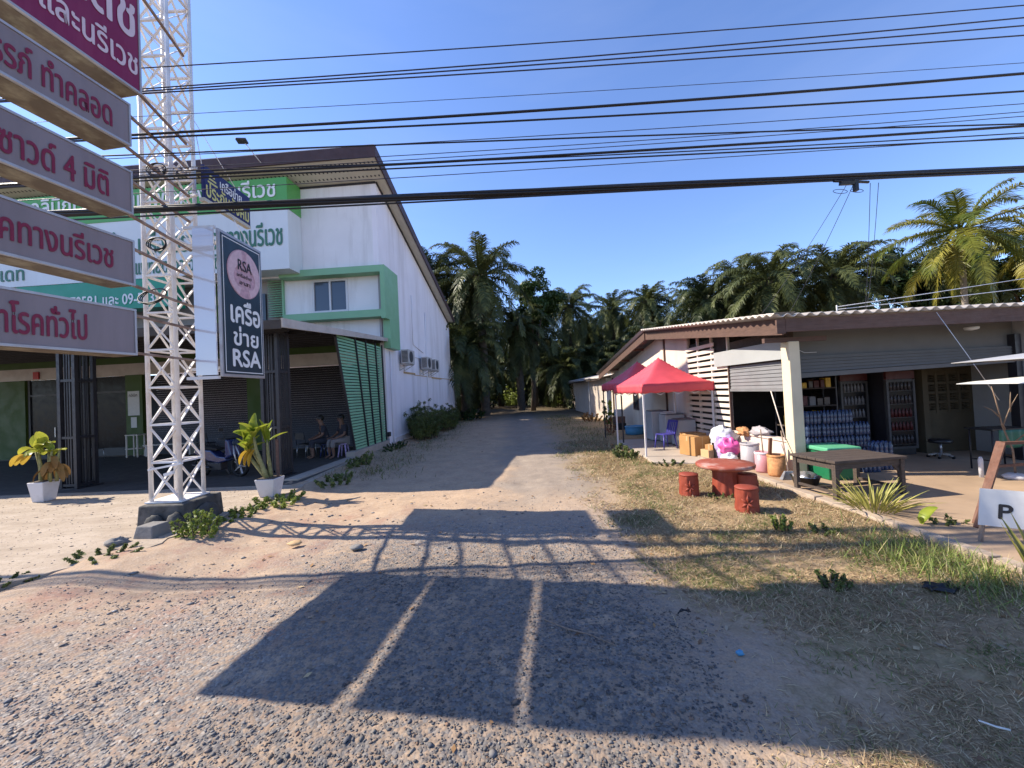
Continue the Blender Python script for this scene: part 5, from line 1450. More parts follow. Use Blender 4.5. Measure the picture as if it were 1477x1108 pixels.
# ------------------------------------------------------------------ people, scooter, pots on the forecourt
def skinned(name, pts, edges, root, m, parent, sub=2):
    me = bpy.data.meshes.new(name)
    names = list(pts)
    me.from_pydata([pts[k][0] for k in names], [], []) if False else me.from_pydata([pts[k][0] for k in names], [(names.index(a), names.index(b)) for a, b in edges], [])
    me.update()
    o = bpy.data.objects.new(name, me); COL.objects.link(o); o.parent = parent
    me.materials.append(m)
    o.modifiers.new('skin', 'SKIN')
    sv = me.skin_vertices[0].data
    for i, k in enumerate(names):
        r = pts[k][1]; sv[i].radius = r if isinstance(r, tuple) else (r, r); sv[i].use_root = (k == root)
    s = o.modifiers.new('sub', 'SUBSURF'); s.levels = sub; s.render_levels = sub
    return o
def seated(name_label, loc, rz_, shirt, trousers, seat=.44, lean=0.0, reach=0):
    """adult sitting, facing local -y"""
    t = thing('person', name_label, 'person', loc, rz_)
    z = seat + .09
    P = {'pel': ((0, .02, z), (.15, .12)), 'wai': ((0, .03 - lean * .2, z + .20), (.135, .10)), 'che': ((0, .02 - lean * .5, z + .40), (.165, .11)), 'nec': ((0, .0 - lean * .6, z + .54), .055), 'hd0': ((0, -.02 - lean * .7, z + .62), (.066, .075)), 'hd1': ((0, -.03 - lean * .7, z + .72), (.078, .095)), 'hd2': ((0, -.02 - lean * .7, z + .79), (.06, .075))}
    E_ = [('pel', 'wai'), ('wai', 'che'), ('che', 'nec'), ('nec', 'hd0'), ('hd0', 'hd1'), ('hd1', 'hd2')]
    for s, n_ in ((-1, 'l'), (1, 'r')):
        P.update({n_ + 'sh': ((s * .19, .01 - lean * .5, z + .46), .055), n_ + 'el': ((s * .25, -.06 - lean * .4, z + .20), .042), n_ + 'wr': ((s * .16, -.30 - lean * .3, z + .10), .030), n_ + 'pa': ((s * .145, -.38 - lean * .3, z + .09), (.036, .018)),
                  n_ + 'hip': ((s * .10, -.02, z - .01), .088), n_ + 'kn': ((s * .14, -.42, z + .01), .062), n_ + 'ca': ((s * .14, -.42, z - .22), .052), n_ + 'an': ((s * .14, -.40, .08), .036), n_ + 'to': ((s * .15, -.55, .03), (.04, .026))})
        E_ += [('che', n_ + 'sh'), (n_ + 'sh', n_ + 'el'), (n_ + 'el', n_ + 'wr'), (n_ + 'wr', n_ + 'pa'), ('pel', n_ + 'hip'), (n_ + 'hip', n_ + 'kn'), (n_ + 'kn', n_ + 'ca'), (n_ + 'ca', n_ + 'an'), (n_ + 'an', n_ + 'to')]
        for q in range(4):                                            # four fingers of different length, then the thumb
            fx = s * (.118 + .018 * q); L_ = (.062, .074, .070, .055)[q]
            a, c_, e_ = n_ + 'f%da' % q, n_ + 'f%db' % q, n_ + 'f%dc' % q
            y0 = -.40 - lean * .3
            P.update({a: ((fx, y0, z + .088), .0095), c_: ((fx, y0 - L_ * .55, z + .082), .0085), e_: ((fx, y0 - L_ * .8, z + .055), .007)})
            E_ += [(n_ + 'pa', a), (a, c_), (c_, e_)]
        P.update({n_ + 'ta': ((s * .108, -.36 - lean * .3, z + .085), .011), n_ + 'tb': ((s * .085, -.405 - lean * .3, z + .078), .009)}); E_ += [(n_ + 'wr', n_ + 'ta'), (n_ + 'ta', n_ + 'tb')]
    body = skinned('body', P, E_, 'pel', M['skin'], t)
    hz, hy = z + .70, -.03 - lean * .7
    blob((0, hy + .025, hz + .045), .092, .105, .10, 3, 14, .06).build('hair', M['hair'], t, local=True)
    f = MB()
    f.tube([(0, hy - .088, hz + .02), (0, hy - .112, hz - .02), (0, hy - .09, hz - .03)], [.008, .014, .01], 8); f.build('nose', M['skin'], t, local=True)
    for s in (-1, 1):
        blob((s * .032, hy - .088, hz + .015), .013, .008, .009, 1, 8, 0).build('eye', M['ink'], t, local=True)
        blob((s * .082, hy + .01, hz - .005), .012, .022, .032, 2, 8, 0).build('ear', M['skin'], t, local=True)
    blob((0, hy - .086, hz - .055), .024, .008, .008, 2, 8, 0).build('mouth', M['pack_pink'], t, local=True)
    # shirt and trousers follow the body a little wider
    Sx = {k: (P[k][0], tuple(q + .018 for q in (P[k][1] if isinstance(P[k][1], tuple) else (P[k][1],) * 2))) for k in ('pel', 'wai', 'che', 'lsh', 'rsh')}
    Sx['nk'] = ((0, .0 - lean * .55, z + .485), (.075, .07))
    for n_ in 'lr':
        a, b = Vector(P[n_ + 'sh'][0]), Vector(P[n_ + 'el'][0]); Sx[n_ + 'sl'] = (tuple(a.lerp(b, .8)), (.062, .062))
    skinned('shirt', Sx, [('pel', 'wai'), ('wai', 'che'), ('che', 'nk'), ('che', 'lsh'), ('che', 'rsh'), ('lsh', 'lsl'), ('rsh', 'rsl')], 'pel', shirt, t)
    Tx = {k: (P[k][0], tuple(q + .02 for q in (P[k][1] if isinstance(P[k][1], tuple) else (P[k][1],) * 2))) for k in ('pel', 'lhip', 'rhip', 'lkn', 'rkn', 'lca', 'rca')}
    skinned('trousers', Tx, [('pel', 'lhip'), ('pel', 'rhip'), ('lhip', 'lkn'), ('rhip', 'rkn'), ('lkn', 'lca'), ('rkn', 'rca')], 'pel', trousers, t)
    return t
seated('person in a dark shirt sitting at left beside the slatted screen, leaning forward', (-6.25, 13.0, FZ), R(-55), M['shirt_dark'], M['shirt_dark'], .46, .18)
seated('person in dark shirt and pale trousers sitting nearest the slatted screen', (-5.62, 12.9, FZ), R(-40), M['shirt_dark'], M['shorts_pale'], .46, .05)
def stool(c, label, m):
    t = thing('plastic_stool', label, 'stool', c)
    b = MB(); b.lathe([(.155, 0), (.165, .015), (.16, .03), (.02, .032)], (0, 0, .405), 20); b.build('seat', m, t, local=True)
    for k in range(4):
        a = R(45 + 90 * k); b = MB(); b.tube([(.12 * math.cos(a), .12 * math.sin(a), .41), (.19 * math.cos(a), .19 * math.sin(a), 0)], [.03, .022], 6); b.build('leg', m, t, local=True)
    return t
stool((-6.25, 13.0, FZ), 'dark plastic stool under the person leaning forward', M['moto_blue'])
stool((-5.62, 12.9, FZ), 'pale purple plastic stool under the person in pale trousers', M['bag_purple'])
t = thing('side_stand', 'narrow white two shelf stand beside the far green pillar', 'stand', (-14.9, 15.6, FZ))
for x in (-15.12, -14.7):
    for y in (15.3, 15.6):
        b = MB(); b.box(x - .02, x + .02, y - .02, y + .02, FZ, 1.02); b.build('leg', M['slat_white'], t)
for z in (.45, .98):
    b = MB(); b.box(-15.16, -14.66, 15.27, 15.63, z, z + .03); b.build('shelf', M['slat_white'], t)
t = thing('bench', 'long pale bench against the dark shutter beside the white stand', 'bench', (-13.6, 15.6, FZ))
b = MB(); b.box(-14.5, -12.6, 15.3, 15.65, .55, .59); b.build('seat', M['slat_white'], t)
for x in (-14.4, -12.7):
    b = MB(); b.box(x - .03, x + .03, 15.33, 15.62, FZ, .55); b.build('leg', M['slat_white'], t)
def folding_chair(c, rz_, label):
    t = thing('metal_chair', label, 'chair', c, rz_)
    b = MB(); b.box(-.2, .2, -.2, .2, .43, .45); b.build('seat', M['shutter_dark'], t, local=True)
    b = MB(); b.tube([(-.2, .2, .43), (-.2, .28, .85), (.2, .28, .85), (.2, .2, .43)], .012, 6); b.box(-.19, .19, .255, .27, .62, .82); b.build('backrest', M['shutter_dark'], t, local=True)
    for x in (-1, 1):
        for y in (-1, 1):
            b = MB(); b.tube([(x * .19, y * .19, .43), (x * .2, y * .22, 0)], .011, 6); b.build('leg', M['steel'], t, local=True)
    return t
folding_chair((-7.0, 13.2, FZ), R(160), 'empty dark metal chair left of the two seated people')
folding_chair((-11.9, 15.2, FZ), R(180), 'dark metal chair in front of the clinic glass front')
folding_chair((-16.0, 14.9, FZ), R(180), 'dark metal chair at the far left of the shaded forecourt')

# scooter
def wheel(t, c, r):
    w = MB(); w.lathe([(r - .035, -.045), (r, -.03), (r, .03), (r - .035, .045), (r - .06, .03), (r - .06, -.03), (r - .035, -.045)], c, 28, axis='Y', cap=False); wo_ = w.build('wheel', M['rubber'], t, local=True)
    w = MB()
    for k in range(5):
        a = 2 * math.pi * k / 5; w.bar((c[0], c[1], c[2]), (c[0] + (r - .05) * math.cos(a), c[1], c[2] + (r - .05) * math.sin(a)), .03, .02)
    w.lathe([(.04, -.05), (.04, .05)], c, 12, axis='Y'); w.build('rim', M['steel'], wo_, local=True)
sc_ = thing('scooter', 'dark blue motor scooter parked in the shade behind the potted plant', 'scooter', (-7.75, 10.35, FZ), R(-14))
wheel(sc_, (.62, 0, .27), .27); wheel(sc_, (-.62, 0, .27), .27)
b = MB(); b.tube([(.62, .06, .27), (.50, .06, .62), (.40, 0, .95)], .022, 8); b.tube([(.62, -.06, .27), (.50, -.06, .62), (.40, 0, .95)], .022, 8); b.build('fork', M['steel'], sc_, local=True)
b = MB(); b.tube([(.33, -.34, 1.03), (.40, -.12, 1.0), (.40, .12, 1.0), (.33, .34, 1.03)], .015, 8); b.build('handlebar', M['black_plastic'], sc_, local=True)
for s in (-1, 1):
    b = MB(); b.tube([(.38, s * .2, 1.0), (.36, s * .27, 1.22)], .006, 5); b.obox((.36, s * .28, 1.25), .02, .12, .08); b.build('mirror', M['black_plastic'], sc_, local=True)
b = MB(); b.prism([(.50, -.16, .55), (.42, -.19, .98), (.33, -.17, .98), (.30, -.17, .45)], (0, .34, 0)); b.build('front_shield', M['moto_blue'], sc_, local=True, bevel=.04)
b = MB(); b.lathe([(.06, 0), (.075, .03), (.07, .05)], (.44, 0, .88), 16, axis='X'); b.build('headlight', M['glass_blue'], sc_, local=True)
b = MB(); b.prism([(.62, -.05, .57), (.78, -.05, .50), (.88, -.05, .36), (.84, -.05, .36), (.74, -.05, .47), (.6, -.05, .53)], (0, .1, 0)); b.build('front_mudguard', M['moto_blue'], sc_, local=True, bevel=.01)
b = MB(); b.prism([(.33, -.13, .42), (.05, -.13, .36), (-.30, -.13, .42), (-.78, -.13, .62), (-.72, -.13, .74), (-.2, -.13, .70), (.02, -.13, .55), (.3, -.13, .52)], (0, .26, 0)); b.build('body', M['moto_blue'], sc_, local=True, bevel=.035)
b = MB(); b.prism([(-.75, -.13, .75), (-.68, -.13, .82), (-.3, -.13, .80), (.03, -.13, .74), (.0, -.13, .69), (-.2, -.13, .71)], (0, .26, 0)); b.build('seat', M['rubber'], sc_, local=True, bevel=.025)
b = MB(); b.box(-.35, .1, -.1, .1, .18, .38); b.tube([(-.2, -.14, .25), (-.75, -.16, .33)], [.03, .05], 10); b.build('engine', M['dark_steel'], sc_, local=True, bevel=.02)
b = MB(); b.bar((-.05, .1, .25), (-.1, .3, .01), .025); b.build('kickstand', M['steel'], sc_, local=True)

# ------------------------------------------------------------------ leaf helpers for potted plants
def blade(mb, base, dirv, L, wdt, droop, roll=0.0, n=7, fold=.25, tip=.15):
    """one broad leaf: midrib from base along dirv, drooping"""
    d = Vector(dirv).normalized(); p = Vector(base)
    up = Vector((0, 0, 1)); side = d.cross(up)
    if side.length < .05: side = Vector((1, 0, 0))
    side.normalize(); side = Matrix.Rotation(roll, 3, d) @ side
    rows = []
    for i in range(n + 1):
        t = i / n
        w = wdt * (math.sin(math.pi * min(1, (t * .92 + .04))) ** .7) * (1 - tip * t)
        nrm = side.cross(d).normalized()
        rows += [p - side * w / 2 + nrm * w * fold, p, p + side * w / 2 + nrm * w * fold]
        d = (d + Vector((0, 0, -droop / n))).normalized(); side = (side - d * side.dot(d)).normalized()
        p = p + d * (L / n)
    fs = []
    for i in range(n):
        for k in (0, 1): fs.append((3 * i + k, 3 * i + k + 1, 3 * i + k + 4, 3 * i + k + 3))
    mb.add(rows, fs, 0, True)
def square_pot(t, c, w0, w1, h):
    b = MB(); x, y, z = c
    b.hexa([(x - w0, y - w0, z), (x + w0, y - w0, z), (x + w0, y + w0, z), (x - w0, y + w0, z)], [(x - w1, y - w1, z + h), (x + w1, y - w1, z + h), (x + w1, y + w1, z + h), (x - w1, y + w1, z + h)])
    po = b.build('pot', M['pot'], t, bevel=.012)
    b = MB(); b.box(x - w1 + .03, x + w1 - .03, y - w1 + .03, y + w1 - .03, z + h + .001, z + h + .012); b.build('soil', M['soil'], t)
t = thing('potted_plant', 'tall dumb cane with yellow green leaves in a white square pot by the steel column', 'potted plant', (-4.98, 7.95, FZ))
square_pot(t, (-4.98, 7.95, FZ), .135, .195, .36)
r_ = random.Random(4)
crowns = []
for (dx, dy, L_, ln) in ((-.46, .0, .70, 1), (-.34, .05, .95, 1), (-.20, -.05, 1.05, 1), (-.06, .06, .9, 1)):
    b = MB(); p = [Vector((-4.98 + dx * .15, 7.95 + dy, FZ + .36))]
    for i in range(6): p.append(p[-1] + Vector((dx * L_ / 6 * (1.4 if i < 4 else .6), 0, L_ / 7)))
    b.tube(p, [.042, .04, .038, .035, .03, .026, .018], 8); b.build('stem', M['stem_scar'], t); crowns.append(p[-1])
lv_ = MB()
for ci, c in enumerate(crowns):
    for k in range(9):
        a = k * 2.4 + ci; el = R(r_.uniform(42, 86))
        blade(lv_, c - Vector((0, 0, .1 * r_.random())), (math.cos(a) * math.cos(el), math.sin(a) * math.cos(el), math.sin(el)), r_.uniform(.32, .48), r_.uniform(.13, .18), r_.uniform(.2, 1.0), r_.uniform(-.5, .5))
lv_.build('leaves', M['aglo_leaf'], t)
b = MB()
for k in range(3): blade(b, (-5.32 + .05 * k, 7.9, FZ + .95), (-.8, -.2, -.1 - .3 * k), .36, .13, 2.2, .3)
b.build('wilted_leaves', M['gold_leaf'], t)
b = MB(); b.obox((-4.84, 8.0, FZ + .75), .045, .045, .75, .2); b.build('support_stake', M['wood_trim'], t)
t = thing('potted_plant', 'half withered broad leaved plant in a white pot at the far left', 'potted plant', (-10.15, 8.45, FZ))
square_pot(t, (-10.15, 8.45, FZ), .12, .17, .42)
b = MB()
for (dx, dy) in ((-.05, 0), (.06, .05), (.16, -.02), (-.14, .06), (.22, .05)): b.tube([(-10.15 + dx, 8.45 + dy, FZ + .4), (-10.15 + dx * 1.1, 8.45 + dy, FZ + .75), (-10.15 + dx * 1.5 - .03, 8.45 + dy, FZ + 1.1)], [.03, .027, .02], 7)
b.build('stems', M['stem_scar'], t)
lv_ = MB()
for k in range(11):
    a = k * 2.4; el = R(r_.uniform(35, 85)); blade(lv_, (-10.2 + r_.uniform(-.08, .08), 8.42, FZ + r_.uniform(1.0, 1.2)), (math.cos(a) * math.cos(el), math.sin(a) * math.cos(el), math.sin(el)), r_.uniform(.26, .38), r_.uniform(.17, .23), r_.uniform(1.2, 2.6), r_.uniform(-.4, .4))
for k in range(4): blade(lv_, (-9.98, 8.5, FZ + .95), (math.cos(k * 1.6) * .4, math.sin(k * 1.6) * .4, .8), .3, .15, 1.6)
lv_.build('leaves', M['aglo_leaf'], t)
b = MB()
for k in range(3): blade(b, (-10.35, 8.35, FZ + 1.0), (-.8, -.3 + .3 * k, .1), .36, .17, 1.6, .4)
b.build('golden_leaves', M['gold_leaf'], t)
b = MB()
for k in range(14):
    a = k * 2.4; blade(b, (-9.98 + r_.uniform(-.1, .1), 8.45, FZ + r_.uniform(.6, .95)), (math.cos(a) * .6, math.sin(a) * .6, .2), r_.uniform(.25, .4), .12, 2.8, r_.uniform(-1, 1))
b.build('withered_leaves', M['dry_leaf'], t)
# ------------------------------------------------------------------ palms
def norm(a): return a / (np.linalg.norm(a, axis=-1, keepdims=True) + 1e-9)
def palm_crown(seed, nf, L, npair, leaf_len, leaf_w, emin, emax, droop, plumose, tipdroop):
    r = np.random.RandomState(seed)
    V, F = [], []
    off = 0
    for k in range(nf):
        az = k * 2.39996 + r.uniform(-.25, .25)
        t0 = (k + .5) / nf
        el = R(emax + (emin - emax) * t0 ** .85) + r.uniform(-.12, .12)
        Lk = L * (.62 + .38 * min(1, t0 * 2.2)) * r.uniform(.85, 1.08)
        n = 22
        s = np.linspace(0, 1, n)
        ang = el - droop * r.uniform(.75, 1.25) * s ** 1.9 * (1.0 if el > -.2 else .6)
        ang = np.maximum(ang, -1.5)
        h = np.array([math.cos(az), math.sin(az)])
        dr = np.stack([np.cos(ang) * h[0], np.cos(ang) * h[1], np.sin(ang)], 1)
        sw = r.uniform(-.25, .25)                                      # fronds swing sideways a little
        sidev = np.array([-h[1], h[0], 0])
        dr = norm(dr + sidev * (sw * s ** 2)[:, None])
        pts = np.concatenate([[np.zeros(3)], np.cumsum(dr[:-1] * Lk / (n - 1), 0)]) + np.array([h[0] * .25, h[1] * .25, 0])
        # rachis strip (two crossed ribbons)
        wr = (.055 * (1 - s) + .008)[:, None]
        upv = norm(np.cross(np.tile(sidev, (n, 1)), dr))
        for a in (np.tile(sidev, (n, 1)), upv):
            q = np.stack([pts - a * wr, pts + a * wr], 1).reshape(-1, 3)
            i = np.arange(n - 1) * 2
            V.append(q); F.append(np.stack([i, i + 1, i + 3, i + 2], 1) + off); off += len(q)
        # leaflets
        ts = np.linspace(.12, .995, npair)
        idx = ts * (n - 1); i0 = np.floor(idx).astype(int).clip(0, n - 2); fr = (idx - i0)[:, None]
        P = pts[i0] * (1 - fr) + pts[i0 + 1] * fr
        D = norm(dr[i0] * (1 - fr) + dr[i0 + 1] * fr)
        S_ = norm(np.cross(D, np.array([0, 0, 1.0]) + np.zeros_like(D)) + 1e-6)
        Uv = norm(np.cross(S_, D))
        prof = leaf_len * (np.sin(np.pi * np.clip(ts * .9 + .07, 0, 1)) ** .6 * .85 + .15)
        for sg in (-1, 1):
            up = r.uniform(-plumose, plumose, npair) + .12
            fwd = .35 + .55 * ts + r.uniform(-.12, .12, npair)
            d1 = norm(S_ * sg * np.cos(up)[:, None] + Uv * np.sin(up)[:, None] + D * fwd[:, None])
            ll = (prof * r.uniform(.8, 1.12, npair))[:, None]
            mid = P + d1 * ll * .5
            d2 = norm(d1 + np.array([0, 0, -1.0]) * (tipdroop * r.uniform(.5, 1.4, npair))[:, None])
            tip = mid + d2 * ll * .5
            wv = norm(np.cross(d1, Uv) + r.uniform(-.35, .35, (npair, 3))) * leaf_w
            q = np.stack([P - wv * .35, P + wv * .35, mid + wv * .5, mid - wv * .5, tip + wv * .06, tip - wv * .06], 1).reshape(-1, 3)
            b = np.arange(npair) * 6
            V.append(q); F.append(np.concatenate([np.stack([b, b + 1, b + 2, b + 3], 1), np.stack([b + 3, b + 2, b + 4, b + 5], 1)]) + off); off += len(q)
    return np.concatenate(V), np.concatenate(F)
def palm_trunk(h, r0, r1, seed, scars=True, curve=0.0):
    m = MB(); n = 18
    rr = random.Random(seed)
    def fn(u, v):
        a = 2 * math.pi * u
        r_ = r0 + (r1 - r0) * v
        k = 1 + (.10 * math.sin(v * h * 9 + 3 * math.sin(a * 2)) + .10 * noise.noise(Vector((math.cos(a) * 2, math.sin(a) * 2, v * h * 2 + seed))) if scars else .03 * math.sin(v * h * 30))
        return (curve * v * v + r_ * k * math.cos(a), r_ * k * math.sin(a), -h * (1 - v) + .15)
    m.grid(fn, n, int(h * 5))
    if scars:                                                         # stubs of cut leaf bases under the crown
        for i in range(int(h * 7)):
            a = i * 2.4; z = -rr.uniform(0, min(h, 3.2)); 
            p = Vector((math.cos(a) * r0, math.sin(a) * r0, z)); m.bar(p, p + Vector((math.cos(a) * .28, math.sin(a) * .28, .28)), .12, .05)
    return m
PALMS = {}
def palm_proto(key, h, crown, leafm, trunkm, trunk):
    PALMS[key] = (h, npmesh_data('crown', *crown, leafm), trunk, trunkm)
def npmesh_data(name, v, f, mtl):
    o = npmesh(name, v, f, mtl)
    me = o.data; bpy.data.objects.remove(o)
    return me
def trunk_mesh(mb, m):
    o = mb.build('trunk', m, local=True); me = o.data; bpy.data.objects.remove(o); return me
CRN = {}
for i in range(4):
    CRN['oil%d' % i] = npmesh_data('crown', *palm_crown(10 + i, 46, 4.8 + .25 * (i % 2), 64, .74, .06, -75, 84, 1.75 + .12 * i, .38, 1.0), M['palm_leaf'])
for i in range(3):
    CRN['far%d' % i] = npmesh_data('crown', *palm_crown(40 + i, 38, 4.8, 36, .80, .10, -75, 84, 1.7 + .1 * i, .4, .9), M['palm_leaf'])
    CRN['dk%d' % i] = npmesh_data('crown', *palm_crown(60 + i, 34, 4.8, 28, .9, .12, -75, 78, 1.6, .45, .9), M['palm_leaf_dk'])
CRN['coco0'] = npmesh_data('crown', *palm_crown(70, 32, 4.4, 66, .85, .05, -82, 84, 1.25, .2, .8), M['coco_leaf'])
CRN['coco1'] = npmesh_data('crown', *palm_crown(71, 28, 4.2, 62, .85, .05, -75, 84, 1.2, .2, .8), M['coco_leaf'])
TRK = {}
def get_trunk(h, coco=False):
    k = (round(h * 2) / 2, coco)
    if k not in TRK: TRK[k] = trunk_mesh(palm_trunk(k[0], .16 if coco else .36, .12 if coco else .30, int(h * 10), not coco), M['coco_trunk' if coco else 'palm_trunk'])
    return TRK[k]
def palm(x, y, h, crown, label, group, rz_=None, sc=1.0, name='oil_palm', coco=False):
    """h = height of the crown base above the ground"""
    h = round(h * 2) / 2
    t = thing(name, label, 'palm tree', (x, y, 0), rz_ if rz_ is not None else rnd.uniform(0, 6.28), group)
    for nm, me, s in (('trunk', get_trunk(h, coco), 1.0), ('crown', CRN[crown], sc)):
        o = bpy.data.objects.new(nm, me); COL.objects.link(o); o.parent = t; o.location = (0, 0, h); o.scale = (s, s, s if nm == 'crown' else 1)
    return t
gA = 'oil palms standing at the plantation edge'
palm(-2.2, 31.5, 11.5, 'oil0', 'big oil palm at the lane edge just past the white side wall, drooping dark fronds', gA, .4, 1.22)
palm(-6.4, 34.0, 12.5, 'oil1', 'tall oil palm showing just above the lower end of the sloping clinic roof', gA, 1.3, 1.05)
palm(-4.4, 38.5, 11.5, 'oil2', 'oil palm behind and left of the big one at the lane edge', gA, 2.1)
palm(-3.6, 30.0, 5.5, 'oil3', 'lower oil palm in deep shade between the white wall and the big palm', gA, 2.6)
palm(.8, 37.0, 8.0, 'oil1', 'lower dark oil palm just right of the big one, beside the broadleaf tree', gA, 1.1)
palm(2.6, 45.0, 9.5, 'oil3', 'oil palm in shade at the closed end of the lane', gA, .3)
palm(7.3, 47.0, 12.0, 'oil1', 'oil palm with upright crown rising alone above the far lane sheds', gA, .9, 1.1)
palm(14.0, 53.0, 12.5, 'oil0', 'oil palm next to the right of the one above the lane sheds', gA, 2.5)
palm(20.5, 57.0, 13.5, 'oil2', 'oil palm above the left end of the shop gable', gA, 1.0)
palm(24.5, 52.0, 13.0, 'oil3', 'oil palm above the shop gable peak, second from its left end', gA, 4.0)
palm(17.0, 33.5, 9.2, 'oil0', 'oil palm just behind the shop roof, first from the gable peak', gA, 3.3, 1.05)
palm(19.8, 29.5, 9.7, 'oil2', 'broad oil palm behind the shop roof above the hatch', gA, .2, 1.1)
palm(24.6, 29.5, 9.7, 'oil1', 'oil palm behind the shop roof beside the roof wire mast', gA, 5.0, 1.1)
palm(22.0, 37.0, 11.7, 'oil3', 'oil palm in the second row behind the shop, above the corner pillar', gA, 1.9, 1.05)
palm(28.5, 33.0, 10.5, 'oil0', 'oil palm left of the yellow coconut palm, half hidden by it', gA, 2.9)
palm(27.0, 41.0, 12.2, 'oil2', 'oil palm in the second row, left of the broadleaf tree', gA, 2.2)
palm(34.0, 30.0, 10.0, 'oil3', 'oil palm low between the two coconut palms', gA, 4.4)
palm(-9.5, 36.5, 10.5, 'oil3', 'oil palm almost hidden behind the clinic roof', gA, 4.1)
palm(25.7, 22.0, 10.0, 'coco0', 'yellow green coconut palm towering over the shop roof', 'coconut palms', .6, 1.0, 'coconut_palm', True)
palm(34.6, 25.0, 10.5, 'coco1', 'coconut palm cut off by the right edge of the picture', 'coconut palms', 2.0, 1.0, 'coconut_palm', True)
for (x, y, h, lb) in ((5.9, 43, 4.5, 'low oil palm right behind the far dark shed'), (9.8, 45, 5.0, 'low oil palm between the tall one above the sheds and its right neighbour'), (12.3, 48, 5.5, 'low oil palm in front of the second tall one from the lane'),
                    (16.5, 49, 6.0, 'low oil palm left of the shop gable peak'), (20.0, 52, 6.5, 'lower oil palm under the pair above the gable'), (10.6, 54, 9.5, 'oil palm in the gap between the two tall ones above the lane sheds'), (17.6, 58, 10.5, 'oil palm just left of the one above the gable end'), (4.4, 49, 7.0, 'shaded oil palm left of the tall one above the sheds')):
    palm(x, y, h, 'oil%d' % int(x % 4), lb, gA, None, 1.1)
# deeper rows: alike, share one label
deep = 'one of the dark oil palms of the deep plantation rows behind'
pr = random.Random(3)
cnt = 0
for row in range(7):
    y = 46 + row * 8.2
    for k in range(17):
        x = -42 + k * 8.4 + (4.2 if row % 2 else 0) + pr.uniform(-1.2, 1.2)
        yy = y + pr.uniform(-1.5, 1.5)
        if -2.5 < x < 5.0 and yy < 54: continue
        if any(abs(x - a) < 3.2 and abs(yy - b) < 3.2 for a, b in ((7.3, 47), (14, 53), (20.5, 57), (24.5, 52), (2.2, 44))): continue
        if abs(x) / yy > 1.0: continue
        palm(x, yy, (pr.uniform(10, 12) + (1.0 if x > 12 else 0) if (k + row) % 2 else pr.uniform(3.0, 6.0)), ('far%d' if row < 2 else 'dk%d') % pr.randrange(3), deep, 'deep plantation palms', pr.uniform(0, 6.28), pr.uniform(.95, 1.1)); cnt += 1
for (x, y) in ((12, 39), (16, 44), (30, 46), (37, 40), (39, 33), (44, 38), (-7, 43), (-12, 42), (-1.5, 50), (34, 37), (42, 29), (5.5, 56), (10, 60), (47, 45), (-5, 55), (-7.5, 31), (-5.5, 35.5), (8.5, 51), (11, 46), (18, 50), (14, 36), (25, 36), (31, 36), (0, 58), (3, 66), (-3, 64), (21, 33), (36, 34)):
    palm(x, y, pr.uniform(3.5, 7.5), 'far%d' % pr.randrange(3), deep, 'deep plantation palms', None, 1.0)

# ------------------------------------------------------------------ leaf clouds
def leaf_cloud(centres, radii, n, size, seed, squash=.8, shell=.55, aspect=.5, up=.3):
    r = np.random.RandomState(seed)
    c = np.array(centres, dtype=float); rad = np.array(radii, dtype=float)
    k = r.choice(len(c), n, p=rad ** 2 / (rad ** 2).sum())
    d = norm(r.normal(size=(n, 3)))
    q = (shell + (1 - shell) * r.rand(n)) * rad[k]
    p = c[k] + d * q[:, None] * np.array([1, 1, squash])
    nrm = norm(d + r.normal(size=(n, 3)) * .7 + np.array([0, 0, up]))
    a = norm(np.cross(nrm, r.normal(size=(n, 3)))); b = np.cross(nrm, a)
    s = size * r.uniform(.6, 1.3, n)[:, None]
    v = np.stack([p - a * s, p + b * s * aspect - nrm * s * .12, p + a * s, p - b * s * aspect - nrm * s * .12], 1).reshape(-1, 3)
    return v, np.arange(4 * n).reshape(-1, 4)
def tree(x, y, h, spread, label, seed, nclump=34, leafm='tree_leaf', nleaf=9000, size=.16, group=None):
    t = thing('broadleaf_tree', label, 'tree', (x, y, 0), 0, group)
    r = random.Random(seed)
    tops = []
    m = MB(); p0 = Vector((x, y, -.1)); p1 = Vector((x + .2, y, h * .42))
    m.tube([p0, p0.lerp(p1, .5) + Vector((.08, 0, 0)), p1], [.28, .22, .17], 10)
    for i in range(9):
        a = i * 2.4; e = p1 + Vector((math.cos(a) * spread * r.uniform(.4, .8), math.sin(a) * spread * r.uniform(.4, .8), h * r.uniform(.18, .5)))
        m.tube([p1 - Vector((0, 0, r.uniform(0, h * .12))), p1.lerp(e, .5) + Vector((0, 0, .3)), e], [.11, .07, .02], 7); tops.append(e)
    m.build('trunk', M['tree_trunk'], t)
    cs_, rs_ = [], []
    for i in range(nclump):
        e = r.choice(tops); cs_.append(e + Vector((r.gauss(0, spread * .2), r.gauss(0, spread * .2), r.gauss(0, h * .06)))); rs_.append(spread * r.uniform(.2, .38))
    v, f = leaf_cloud(cs_, rs_, nleaf, size, seed)
    npmesh('crown', v, f, M[leafm], False, None, t, (0, 0, 0)).data.transform(t.matrix_basis.inverted())
    return t
tree(2.0, 39.0, 12.6, 2.6, 'dark broadleaf tree right of the big oil palm, over the end of the lane', 5, 60, 'tree_leaf', 15000)
tree(32.5, 31.0, 11.6, 3.2, 'rounded broadleaf tree behind the yellow coconut palm', 9, 60, 'tree_leaf', 16000)
tree(38.5, 29.0, 11.5, 3.4, 'broadleaf tree at the right edge behind the coconut palms', 11, 60, 'tree_leaf', 15000)
